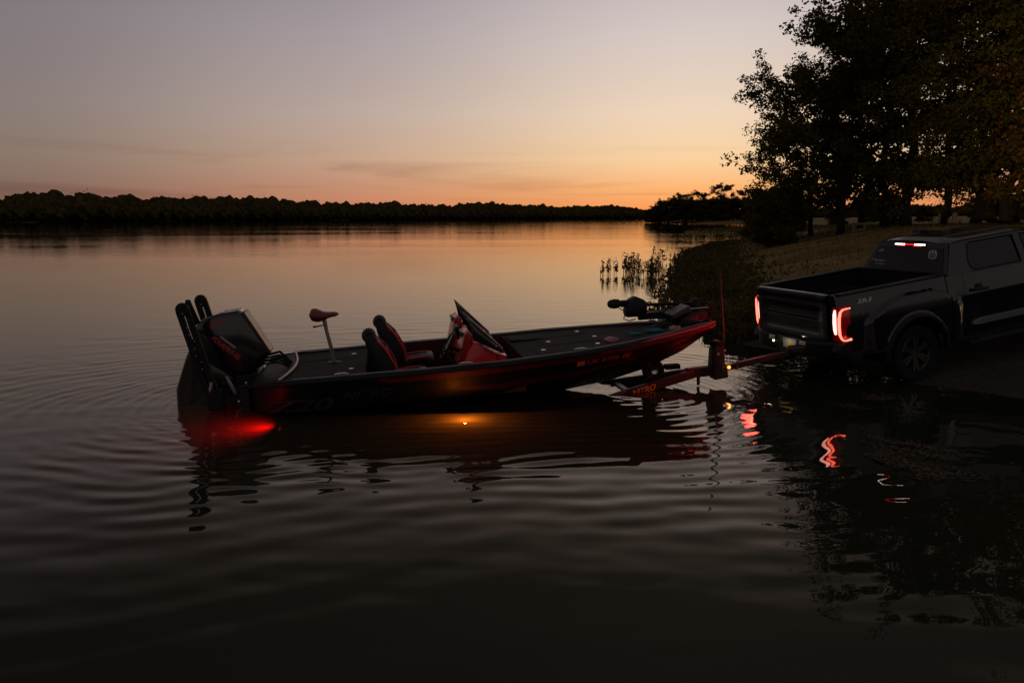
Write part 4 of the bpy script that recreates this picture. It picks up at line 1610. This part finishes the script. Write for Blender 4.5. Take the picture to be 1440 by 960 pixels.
# ------------------------------------------------------------------ trailer
trailer = thing('boat_trailer', 'dark red boat trailer half under water beneath the bass boat', 'trailer')
pose(trailer, *BO)
trl = MB()
trl.bar((5.95, -.04, .145), (4.84, -.34, -.005), .075, .125)
trl.bar((4.84, -.34, -.005), (3.6, -.95, -.14), .075, .125)
trl.bar((3.6, -.95, -.14), (.2, -1.0, -.14), .075, .125)
trl.build('frame_rail', M['galv'], trailer, bevel=.01)
trl = MB()
trl.bar((5.95, .04, .145), (4.84, .38, -.005), .075, .125)
trl.bar((4.84, .38, -.005), (3.6, .95, -.14), .075, .125)
trl.bar((3.6, .95, -.14), (.2, 1.0, -.14), .075, .125)
trl.build('frame_rail', M['galv'], trailer, bevel=.01)
MB().bar((5.86, 0, .15), (6.46, 0, .17), .12, .14).build('tongue', M['galv'], trailer, bevel=.012)
MB().bar((6.40, 0, .175), (7.42, -.10, .36), .075, .085).build('swing_tongue', M['frame'], trailer, bevel=.012)
MB().box((7.50, -.11, .40), (.26, .13, .12)).build('coupler', M['frame'], trailer, bevel=.03)
for x in (1.2, 3.4):
    MB().bar((x, -.97, -.20), (x, .97, -.20), .09, .09).build('crossmember', M['frame'], trailer)
MB().bar((4.9, -.32, .0), (4.9, .36, .0), .07, .07).build('crossmember', M['frame'], trailer)
MB().bar((5.35, -.2, .06), (5.35, .24, .06), .07, .07).build('crossmember', M['frame'], trailer)
for s in (-1, 1):
    for x in (2.1, 2.9):
        w = MB().lathe([(.17, -.10), (.30, -.10), (.33, -.07), (.335, 0), (.33, .07), (.30, .10), (.17, .10)], 'y', (x, s * 1.16, -.36), 28).build('wheel', M['rubber'], trailer)
        MB().lathe([(0, -.05), (.06, -.06), (.16, -.085), (.18, -.10)], 'y', (x, s * 1.16, -.36), 20).build('rim', M['chrome'], w)
    fd = [(1.62, -.30), (1.70, -.06), (1.92, .015), (3.08, .015), (3.30, -.06), (3.38, -.30), (3.34, -.30), (3.27, -.08), (3.06, -.02), (1.94, -.02), (1.73, -.08), (1.66, -.30)]
    n = len(fd)
    f = MB()
    f.v = [(x, s * 1.03, z) for x, z in fd] + [(x, s * 1.29, z) for x, z in fd]
    f.f = [(i, (i + 1) % n, n + (i + 1) % n, n + i) for i in range(n)]
    f.build('fender', M['galv'], trailer)
# bunks
for s in (-1, 1):
    MB().bar((.3, s * .55, -.02), (4.3, s * .45, .03), .09, .04).build('bunk', M['carpet'], trailer)
# winch stand with strap and step
wp = MB()
wp.prism([(6.22, .20), (6.42, .20), (6.40, .50), (6.30, .55), (6.24, .50)], -.085, .085, .015)
ws = wp.build('winch_post', M['dark'], trailer)
MB().lathe([(0, -.08), (.06, -.08), (.06, -.06), (.03, -.05), (.03, .05), (.06, .06), (.06, .08), (0, .08)], 'y', (6.36, 0, .54), 14).build('winch_drum', M['dark'], ws)
MB().tube([(6.34, -.08, .54), (6.34, -.15, .54), (6.40, -.16, .48)], .008, 6).build('winch_handle', M['dark'], ws)
MB().lathe([(.0, -.05), (.04, -.045), (.05, 0), (.04, .045), (0, .05)], 'y', (6.26, 0, .56), 12).build('bow_roller', M['rubber'], ws)
MB().lathe([(0, -.01), (.022, -.01), (.022, .01), (0, .01)], 'y', (6.30, -.108, .42), 10).build('bolt', M['chrome'], ws)
MB().bar((6.36, 0, .05), (6.34, 0, .24), .20, .20).build('winch_foot', M['frame'], trailer)
# tall thin boarding pole
MB().tube([(6.47, .08, .20), (6.46, .09, .85), (6.41, .10, 1.63)], [.020, .018, .016], 8).build('boarding_pole', M['poleyellow'], trailer)
# coiled jack wheel and step plate on the tongue
jk = MB().lathe([(.05, -.07), (.13, -.075), (.155, -.05), (.165, 0), (.155, .05), (.13, .075), (.05, .07)], 'y', (5.42, .16, .20), 24).build('jack_wheel', M['rubber'], trailer)
MB().lathe([(0, -.03), (.05, -.055), (.085, -.06), (.09, -.07)], 'y', (5.42, .16, .20), 18).build('hub', M['chrome'], jk)
MB().box((5.70, .14, .235), (.22, .12, .07)).build('step_pad', M['rubber'], trailer, bevel=.01)
MB().tube([(5.25, .05, .03), (5.28, .02, .12), (5.36, .0, .16)], .010, 6).build('safety_chain', M['chrome'], trailer)
MB().tube([(6.02, -.06, .10), (6.02, -.06, -.02)], .025, 8).build('drop_leg', M['frame'], trailer)
ba = MB().box((6.46, -.10, .215), (.10, .03, .06)).build('marker_lamp', M['frame'], trailer, bevel=.006)
MB().lathe([(0, -.02), (.022, -.018), (.026, 0)], 'y', (6.46, -.115, .215), 12).build('lens', M['amber'], ba)
MB().box((6.36, -.13, .24), (.015, .02, .12)).build('reflector_edge', M['poleyellow'], trailer)
MB().box((6.58, -.13, .24), (.015, .02, .14)).build('reflector_edge', M['poleyellow'], trailer)
# name painted on the rail flank
rd = Vector((5.95, -.04, .145)) - Vector((4.84, -.34, -.005))
rd.normalize()
rn = Vector((rd.y, -rd.x, 0)).normalized()
ru = rn.cross(rd) * -1
if ru.z < 0:
    ru = -ru
lettering('lettering', 'NITRO', .115, lambda u, v: Vector((4.84, -.34, -.005)) + rd * (u + .08) + ru * (v - .042) + rn * .042, M['orangedecal'], trailer, shear=.25, bold=.003, width=.40)
# submerged lamps
tl = MB().box((.37, -1.28, .05), (.05, .22, .07)).build('tail_lamp', M['frame'], trailer, bevel=.008)
MB().box((.338, -1.34, .05), (.012, .09, .04)).build('lens', M['subred'], tl)
sl = MB().box((2.5, -1.285, -.05), (.12, .03, .12)).build('side_lamp', M['frame'], trailer, bevel=.006)
MB().lathe([(0, -.02), (.014, -.016), (.018, 0)], 'y', (2.5, -1.30, -.075), 12).build('lens', M['subamber'], sl)


def lamp(name, typ, pos, energy, color, parent=None, size=.03, rot=None, cone=None, blend=.6):
    d = bpy.data.lights.new(name, typ)
    d.energy = energy
    d.color = color
    d.shadow_soft_size = size
    if cone:
        d.spot_size = R(cone)
        d.spot_blend = blend
    o_ = bpy.data.objects.new(name, d)
    COL.objects.link(o_)
    if parent:
        o_.parent = parent
    o_.location = pos
    if rot is not None:
        o_.rotation_euler = rot
    return o_


def aim(o_, dirv):
    o_.rotation_euler = Vector(dirv).to_track_quat('-Z', 'Y').to_euler()


lamp('side_lamp_light', 'POINT', (2.5, -1.43, -.07), 17, (1, .25, .018), trailer, .015)
l = lamp('tail_lamp_light', 'SPOT', (.31, -1.42, .03), 46, (1, .003, .002), trailer, .02, cone=165, blend=1.0)
aim(l, (-1, .02, .10))
lamp('marker_lamp_light', 'POINT', (6.46, -.16, .215), .1, (1, .45, .1), trailer, .02)

# ------------------------------------------------------------------ the pickup
truck = thing('pickup_truck', 'dark grey crew-cab pickup with lit red tail lamps backed down the ramp', 'pickup truck')
pose(truck, *TR)
AX0, AX1, AZ, AR = 1.34, 5.04, .42, .52


def yw(x, z):
    """half width of the body side"""
    y = .965
    if z > .95:
        y -= .085 * ((z - .95) / .5) ** 1.8
    if z < .62:
        y -= .03 * ((.62 - z) / .2)
    # ledge above the sill on the doors
    if 2.3 < x < 4.8:
        y -= .045 * float(sstep(.63, .72, z)) * (1 - float(sstep(.92, 1.12, z))) * float(sstep(2.3, 2.75, x))
        y += .02 * math.exp(-((z - 1.12) / .07) ** 2)
    for ax, sx in ((AX0, 1), (AX1, 1)):
        u = x - ax
        if abs(u) < 1.0:
            shelf = np.interp(u, [-.85, -.72, -.45, -.15, .35, .62, .86, .95], [1.02, 1.14, 1.26, 1.325, 1.325, 1.25, 1.08, .98])
            edge = sstep(-.92, -.72, u) * (1 - sstep(.80, .93, u))
            y += .062 * float(sstep(-.005, .055, shelf - z) * edge)
            d = math.hypot(u, z - AZ - .02)
            y += .022 * float(1 - sstep(AR + .055, AR + .085, d))
    if x < .22:
        y -= .055 * (1 - x / .22) ** 2
    if x > 5.4:
        y -= .22 * ((x - 5.4) / .5) ** 2
    return y


def zbot(x, rock):
    for ax in (AX0, AX1):
        u = x - ax
        if abs(u) < AR:
            return max(rock, AZ + .02 + math.sqrt(AR * AR - u * u))
    return rock


def side_panel(name, x0, x1, ztop, rock, side, m, parent, nz=34, step=.028):
    xs = list(np.arange(x0, x1, step)) + [x1]
    for ax in (AX0, AX1):
        for u in (-AR - .001, -AR + .004, -AR + .02, AR - .02, AR - .004, AR + .001):
            if x0 < ax + u < x1:
                xs.append(ax + u)
    xs = sorted(xs)
    rows = []
    for x in xs:
        zb, zt = zbot(x, rock), ztop(x)
        r = [(x, side * (yw(x, zb) - .05), zb + .0)]
        for j in range(nz + 1):
            z = zb + (zt - zb) * j / nz
            r.append((x, side * yw(x, z), z))
        r.append((x, side * (yw(x, zt) - .03), zt + .012))
        r.append((x, side * (yw(x, zt) - .09), zt + .012))
        rows.append(r)
    mb = MB().grid(rows)
    # returned edges at both ends so that gaps read as gaps
    for r, dx in ((rows[0], .03), (rows[-1], -.03)):
        mb.grid([[(p[0], p[1], p[2]) for p in r], [(p[0] + dx * .2, p[1] - side * .05, p[2]) for p in r]])
    return mb.build(name, m, parent, angle=28)


TOPB = 1.455
for s in (-1, 1):
    b = side_panel('bed_side', .06, 2.005, lambda x: TOPB, .56, s, M['paint'], truck)
    MB().bar((.10, s * .865, TOPB + .018), (2.0, s * .865, TOPB + .018), .14, .022).build('rail_cap', M['trim'], b, bevel=.006)
    side_panel('cab_corner', 2.025, 2.33, lambda x: 1.43, .52, s, M['paint'], truck, step=.05)
    d1 = side_panel('rear_door', 2.338, 3.66, lambda x: 1.43, .50, s, M['paint'], truck)
    d2 = side_panel('front_door', 3.668, 4.62, lambda x: 1.43 - .02 * (x - 3.6), .50, s, M['paint'], truck)
    side_panel('front_fender', 4.628, 5.88, lambda x: 1.40 - .05 * (x - 4.6) - .20 * max(0, x - 5.3) ** 2, .52, s, M['paint'], truck)
    for dd, hx in ((d1, 2.60), (d2, 3.90)):
        y = s * (yw(hx, 1.17) + .035)
        MB().tube([(hx - .17, s * yw(hx, 1.17), 1.185), (hx - .14, y, 1.185), (hx + .12, y, 1.17), (hx + .16, s * yw(hx, 1.17), 1.165)], [.018, .022, .022, .018], 8).build('handle', M['trim'], dd)
        MB().lathe([(0, 0), (.07, 0), (.085, .006)], 'y', (hx, s * (yw(hx, 1.17) - .002), 1.175), 16).build('handle_cup', M['trim'], dd)
    # sill and running board
    MB().bar((2.1, s * .88, .50), (4.5, s * .88, .50), .12, .10).build('sill', M['trim'], truck)
    rb = MB().bar((2.30, s * .99, .40), (4.40, s * .99, .40), .16, .05).build('running_board', M['trim'], truck, bevel=.015)
    MB().bar((2.5, s * .98, .428), (4.2, s * .98, .428), .08, .006).build('tread_strip', M['rim'], rb)
    # dark wheel wells and flare lips
    for ax in (AX0, AX1):
        w = MB().lathe([(AR + .01, .52), (AR + .01, .93)], 'y' if s > 0 else 'y', (ax, 0 if s > 0 else -1.45, AZ + .02), 24, -.15, PI + .15)
        w.build('wheel_well', M['bedliner'], truck)
        fl = MB()
        rows = []
        for k in range(25):
            a = -.06 + (PI + .12) * k / 24
            rr = []
            for rad_, oo in ((AR - .012, -.03), (AR - .006, .030), (AR + .02, .038), (AR + .055, .026), (AR + .062, .0)):
                x = ax + rad_ * math.cos(a)
                z = AZ + .02 + rad_ * math.sin(a)
                rr.append((x, s * (yw(x, max(z, .5)) + oo), z))
            rows.append(rr)
        fl.grid(rows).build('fender_flare', M['trim'], truck, angle=40)

# greenhouse
gy = lambda z: float(np.interp(z, [1.40, 1.45, 1.87, 1.93], [.885, .865, .685, .655]))


def gh_panel(side):
    outer = [(2.10, 1.435), (2.20, 1.63), (2.335, 1.875), (2.6, 1.89), (3.95, 1.885), (4.10, 1.83), (4.70, 1.40), (3.6, 1.425)]
    rear = [(2.62, 1.455), (3.54, 1.452), (3.54, 1.845), (2.70, 1.85), (2.63, 1.82), (2.55, 1.60), (2.56, 1.48)]
    front = [(3.69, 1.452), (4.55, 1.445), (4.02, 1.82), (3.69, 1.845)]
    loops = [outer, rear, front]
    flat = [p for l_ in loops for p in l_]
    tris = geometry.tessellate_polygon([[Vector((x, z, 0)) for x, z in l_] for l_ in loops])
    mb = MB()
    n = len(flat)
    mb.v = [(x, side * gy(z), z) for x, z in flat] + [(x, side * (gy(z) - .035), z) for x, z in flat]
    mb.f = [tuple(t) for t in tris] + [tuple(n + i for i in t) for t in tris]
    o_ = 0
    for l_ in loops:
        k = len(l_)
        mb.f += [(o_ + i, o_ + (i + 1) % k, n + o_ + (i + 1) % k, n + o_ + i) for i in range(k)]
        o_ += k
    p = mb.build('cab_frame', M['paint'], truck, angle=20)
    for nm, l_ in (('rear_window', rear), ('front_window', front)):
        g = MB()
        g.v = [(x, side * (gy(z) - .012), z) for x, z in l_]
        g.f = [tuple(range(len(l_)))]
        g.build('side_window', M['glass'], truck, smooth=False)
        MB().tube([(x, side * (gy(z) + .001), z) for x, z in l_ + l_[:2]], .011, 6).build('window_seal', M['trim'], p)
    return p


for s in (-1, 1):
    gh_panel(s)


def roof_pt(x, y):
    e = abs(y) / .69
    z = 1.945 - .055 * e ** 3.2
    z -= .075 * float(sstep(2.62, 2.30, x)) ** 2 * .6
    z -= .07 * float(sstep(3.6, 4.05, x)) ** 2
    return (x, y, z)


roof = MB().grid([[roof_pt(x, y) for y in np.linspace(-.69, .69, 25)] for x in np.linspace(2.30, 4.02, 36)]).build('roof', M['paint'], truck, angle=0)
for y in (-.36, .36):
    MB().tube([(x, y, roof_pt(x, y)[2] + .002) for x in np.linspace(2.5, 3.9, 16)], .010, 6).build('roof_rib', M['paint'], roof)
MB().prism([(2.78, 1.93), (2.98, 1.93), (2.94, 1.965), (2.84, 2.0), (2.81, 2.0)], .31, .36, .015).build('antenna_fin', M['trim'], roof)
MB().prism([(2.90, 1.93), (3.00, 1.925), (2.98, 1.975), (2.93, 1.985)], .06, .62, .012).build('roof_deflector', M['trim'], roof)
for s in (-1, 1):
    MB().tube([(x, s * .675, 1.893 - .0 + (roof_pt(x, .675)[2] - 1.9) * .6) for x in np.linspace(2.36, 3.95, 14)], .012, 6).build('drip_rail', M['trim'], roof)


def rear_pt(u, t):
    """rear cab wall, u across -1..1, t up 0..1"""
    z = 1.44 + (1.885 - 1.44) * t
    x = 2.10 + .225 * t - .035 * (1 - u * u)
    return (x, u * (gy(z) - .01), z)


def rear_grid(u0, u1, t0, t1, nu, ntt, off):
    return [[(rear_pt(u, t)[0] - off, rear_pt(u, t)[1], rear_pt(u, t)[2] + off * .4) for u in np.linspace(u0, u1, nu)] for t in np.linspace(t0, t1, ntt)]


bw_ = MB()
bw_.grid(rear_grid(-1, 1, .80, 1.0, 15, 4, 0)).grid(rear_grid(-1, 1, -.02, .06, 15, 3, 0))
bw_.grid(rear_grid(-1, -.88, .0, .9, 4, 8, 0)).grid(rear_grid(.88, 1, .0, .9, 4, 8, 0))
bw_.build('cab_back', M['paint'], truck, angle=20)
rwin = MB().grid(rear_grid(-.90, .90, .05, .82, 19, 9, .006)).build('rear_window', M['glass'], truck, angle=0)
MB().grid([[(2.03, -.94, .6), (2.03, .94, .6)], [(2.06, -.88, 1.45), (2.06, .88, 1.45)]]).build('cab_wall', M['paint'], truck)
# stop lamp with white cargo lamps at each end
cl = MB().grid(rear_grid(-.46, .46, .845, .965, 9, 3, .010)).build('high_stop_lamp', M['trim'], truck)
for a, b_, m_ in ((-.44, -.14, 'cargo'), (.14, .44, 'cargo'), (-.14, .14, 'chmsl')):
    t0, t1 = (.885, .935) if m_ == 'cargo' else (.895, .925)
    MB().grid(rear_grid(a, b_, t0, t1, 6, 2, .014)).build('cargo_lamp' if m_ == 'cargo' else 'stop_lens', M[m_], cl)
for a, b_ in ((-.34, -.12), (.12, .34)):
    MB().grid(rear_grid(a, b_, .855, .873, 5, 2, .014)).build('stop_lens', M['chmsl'], cl)
# stickers on the rear glass
def on_glass(u, t, du, dv):
    def f(a, b_):
        uu, tt = u - a * du, t + b_ * dv
        p = rear_pt(uu, tt)
        return Vector((p[0] - .011, p[1], p[2] + .004))
    return f


sm = MB()
ctr_u, ctr_t = -.66, .62
ring_o = [on_glass(ctr_u, ctr_t, 1, 1)(.105 * math.cos(a), .165 * math.sin(a)) for a in np.linspace(0, 2 * PI, 29)[:-1]]
sm.v = [tuple(p) for p in ring_o]
sm.f = [tuple(range(28))]
sm.build('round_sticker', M['sticker'], rwin, smooth=False)
dk = MB()
rg = [(0, .06, .045), (-.045, -.02, .03), (.045, -.02, .03), (0, -.07, .03)]
for a, b_, r_ in rg:
    pts = [on_glass(ctr_u, ctr_t, 1, 1)(a + r_ * math.cos(t), (b_ + r_ * math.sin(t)) * 1.5) for t in np.linspace(0, 2 * PI, 15)]
    dk.tube([(p.x - .003, p.y, p.z) for p in pts], .005, 5)
dk.build('sticker_mark', M['trim'], rwin)
lettering('window_lettering', 'I Hammer', .10, on_glass(.90, .30, 1.1, 1.3), M['sticker'], rwin, shear=.1, width=.36)
lettering('window_lettering', 'N Tow', .075, on_glass(.72, .19, 1.1, 1.3), M['sticker'], rwin, shear=.1, width=.22)
for k in range(3):
    f_ = on_glass(.84, .70 - .035 * k, 1, 1)
    MB().add([f_(.02 * (k == 0) * 2, 0), f_(.15, 0), f_(.15, .018), f_(.02 * (k == 0) * 2, .018)], [(0, 1, 2, 3)]).build('small_sticker', M['greytext'], rwin)

# windscreen, hood, nose
MB().grid([[(4.02 + .78 * t + .10 * (1 - u * u) * t, u * (.66 + .19 * t), 1.87 - .47 * t + .02 * (1 - u * u)) for u in np.linspace(-1, 1, 15)] for t in np.linspace(0, 1, 8)]).build('windscreen', M['glass'], truck, angle=0)
MB().grid([[(x, u * (yw(x, 1.3) - .06), 1.41 - .05 * (x - 4.6) - .20 * max(0, x - 5.3) ** 2 + .05 * (1 - u * u) + .02 * math.exp(-((abs(u) - .55) / .12) ** 2)) for u in np.linspace(-1, 1, 21)] for x in np.linspace(4.66, 5.86, 20)]).build('hood', M['paint'], truck, angle=0)
MB().prism([(5.82, .60), (5.93, .62), (5.95, .95), (5.92, 1.22), (5.84, 1.30), (5.80, 1.0)], -.62, .62, .03).build('grille', M['trim'], truck)
MB().prism([(5.74, .42), (5.96, .44), (6.0, .56), (5.97, .68), (5.74, .68)], -.88, .88, .06).build('front_bumper', M['paint'], truck)
for s in (-1, 1):
    hl = MB().prism([(5.70, .98), (5.88, .98), (5.90, 1.16), (5.70, 1.20)], s * .74 - .12, s * .74 + .12, .02).build('headlight', M['cargo'], truck)
    l = lamp('headlight_beam', 'SPOT', (6.02, s * .72, 1.05), 16000, (1, .74, .42), truck, .06, cone=120, blend=1.0)
    aim(l, (1, -.06, .02))
    mi = MB().box((4.48, s * 1.10, 1.50), (.14, .22, .26)).build('side_mirror', M['trim'], truck, bevel=.03)
    MB().bar((4.48, s * .88, 1.44), (4.48, s * 1.02, 1.45), .06, .05).build('arm', M['trim'], mi)

# load bed
bd = MB()
bd.box((1.06, 0, .93), (1.92, 1.62, .04))
for s in (-1, 1):
    bd.box((1.06, s * .80, 1.19), (1.92, .03, .50))
    bd.box((AX0, s * .66, 1.08), (.9, .26, .28))
bd.box((1.985, 0, 1.19), (.03, 1.62, .50))
bd.build('load_bed', M['bedliner'], truck)
MB().bar((2.0, -.86, TOPB + .018), (2.0, .86, TOPB + .018), .05, .022).build('bed_front_rail', M['trim'], truck)
# tailgate
rows = []
for z in np.linspace(.80, 1.47, 28):
    r = []
    for y in np.linspace(-.79, .79, 33):
        x = .03 - .018 * float(sstep(1.36, 1.42, z)) + .022 * float(sstep(.86, .92, z)) * (1 - float(sstep(1.22, 1.30, z))) * float(sstep(.70, .60, abs(y)))
        x += .012 * float(sstep(1.10, 1.12, z)) * float(sstep(.70, .60, abs(y))) - .055
        r.append((x, y, z))
    rows.append(r)
rows.append([(p[0] + .02, p[1], p[2] + .010) for p in rows[-1]])
rows.append([(p[0] + .05, p[1], p[2] + .0) for p in rows[-1]])
rows.append([(p[0], p[1], .95) for p in rows[-1]])
tg = MB().grid(rows).build('tailgate', M['paint'], truck, angle=30)
MB().box((.022, 0, 1.365), (.03, .26, .07)).build('handle', M['trim'], tg, bevel=.012)
# rear bumper with number plate recess
rows = []
for z, dx in ((.54, .03), (.56, .0), (.66, -.015), (.76, -.01), (.785, .02), (.79, .10)):
    r = []
    for y in np.linspace(-.99, .99, 41):
        e = abs(y) / .99
        x = -.105 + dx + .24 * e ** 6
        if abs(y) < .27 and .56 < z < .77:
            x += .035
        r.append((x, y, z + .03 * e ** 3))
    rows.append(r)
rows.append([(.12, p[1], .79) for p in rows[-1]])
bp_ = MB().grid(rows).build('rear_bumper', M['trim'], truck, angle=30)
for s in (-1, 1):
    MB().prism([(.16, .60), (.0, .60), (-.03, .68), (.02, .80), (.25, .82), (.25, .62)], s * .90 - .08, s * .90 + .08, .03).build('bumper_corner', M['trim'], bp_)
    MB().prism([(-.128, .70), (-.118, .70), (-.118, .77), (-.128, .745)], s * .36 - .07, s * .36 + .07, .003).build('chrome_insert', M['chrometrim'], bp_)
MB().tube([(-.02, 0, .47), (-.20, -.02, .47)], .035, 8).build('hitch_bar', M['trim'], truck)
MB().lathe([(0, .06), (.025, .05), (.035, .025), (.025, 0), (.015, -.02)], 'z', (-.22, -.02, .50), 12).build('hitch_ball', M['chrome'], truck)
pl = MB().box((-.088, -.02, .685), (.012, .31, .155)).build('number_plate', M['plate'], truck, bevel=.003)
MB().lathe([(0, -.004), (.045, -.004), (.05, 0)], 'x', (-.094, -.03, .685), 12).build('plate_emblem', M['plategold'], pl)
MB().box((-.096, -.02, .628), (.006, .30, .016)).build('plate_strip', M['plategold'], pl)
MB().box((-.096, -.02, .745), (.006, .26, .016)).build('plate_strip', M['greytext'], pl)
MB().lathe([(0, -.012), (.018, -.010), (.022, 0)], 'x', (-.115, .33, .69), 10).build('reverse_lamp', M['warmdot'], bp_)
lamp('plate_light', 'POINT', (-.20, -.03, .74), .22, (1, .85, .5), truck, .01)
lamp('plate_light', 'POINT', (-.20, .33, .70), .05, (1, .85, .5), truck, .01)

# tail lamps
for s in (-1, 1):
    hs_ = MB()
    hs_.prism([(.055, .82), (.18, .80), (.24, .84), (.24, 1.27), (.18, 1.31), (.055, 1.30)], s * .885 - .075, s * .885 + .085, .02)
    t_ = hs_.build('tail_lamp', M['lens'], truck)
    pts = [(.20, s * 1.0, 1.287), (.12, s * .995, 1.285), (.085, s * .982, 1.275), (.058, s * .965, 1.24), (.048, s * .952, 1.15), (.046, s * .948, 1.02), (.050, s * .952, .92), (.065, s * .965, .865), (.08, s * .985, .838), (.14, s * .998, .832), (.20, s * 1.002, .842)]
    MB().tube(pts, [.009, .010, .013, .017, .020, .020, .018, .014, .011, .012, .018], 8).build('lamp_tube', M['lampred'], t_)
    MB().tube([(.055, s * .866, 1.265), (.048, s * .862, 1.20), (.045, s * .860, 1.08), (.048, s * .862, .97), (.055, s * .868, .915)], [.016, .024, .026, .025, .018], 8).build('lamp_bar', M['lampwhite'], t_)
    l = lamp('tail_lamp_light', 'SPOT', (-.06, s * .90, 1.08), 75, (1, .030, .022), truck, .10, cone=95, blend=1.0)
    aim(l, (-1, -s * .25, .02))
# side badge
lettering('side_badge', 'SR5', .085, lambda u, v: Vector((.39 + u, -(yw(.5, 1.33) + .006), 1.305 + v)), M['whitetext'], truck, shear=.25, bold=.002, width=.27)
MB().lathe([(0, 0), (.008, 0), (.009, -.004)], 'y', (.44, -.975, 1.16), 8).build('badge_dot', M['chrome'], truck)

# wheels
def make_wheel():
    tyre = MB().lathe([(.26, -.12), (.36, -.14), (.40, -.13), (.418, -.10), (.42, -.05), (.412, -.045), (.412, -.035), (.42, -.03), (.42, .03), (.412, .035), (.412, .045), (.42, .05), (.418, .10), (.40, .13), (.36, .14), (.26, .12)], 'y', n=48)
    rim = MB().lathe([(.265, -.125), (.275, -.115), (.262, -.10), (.245, -.04), (.24, .10)], 'y', n=40)
    rim.lathe([(0, -.085), (.05, -.085), (.065, -.075), (.07, -.05)], 'y', n=20)
    for k in range(6):
        a = k * PI / 3
        for da in (-.16, .16):
            p0_ = Vector((.05 * math.cos(a + da), -.075, .05 * math.sin(a + da)))
            p1_ = Vector((.255 * math.cos(a + da * .9), -.095, .255 * math.sin(a + da * .9)))
            rim.bar(p0_, p1_, .045, .035, up=(0, 1, 0))
    rim.lathe([(0, -.01), (.24, -.01)], 'y', n=30)
    return tyre, rim


ty, ri = make_wheel()
first = None
for ax in (AX0, AX1):
    for s in (-1, 1):
        if first is None:
            w = ty.build('wheel', M['rubber'], truck, angle=30)
            r_ = ri.build('rim', M['rim'], w, angle=30)
            first = w
        else:
            w = first.copy()
            COL.objects.link(w)
            w.parent = truck
            r2 = r_.copy()
            COL.objects.link(r2)
            r2.parent = w
        w.location = (ax, s * .885, AZ)
        w.rotation_euler = (0, .4 * ax, 0 if s < 0 else PI)
MB().box((3.0, 0, .62), (5.0, 1.3, .18)).build('chassis', M['bedliner'], truck)
MB().tube([(AX0, -.8, AZ), (AX0, .8, AZ)], .06, 10).build('rear_axle', M['trim'], truck)
MB().prism([(2.2, .6), (4.6, .6), (4.5, 1.40), (2.3, 1.40)], -.80, .80, 0).build('cabin_interior', M['bedliner'], truck)
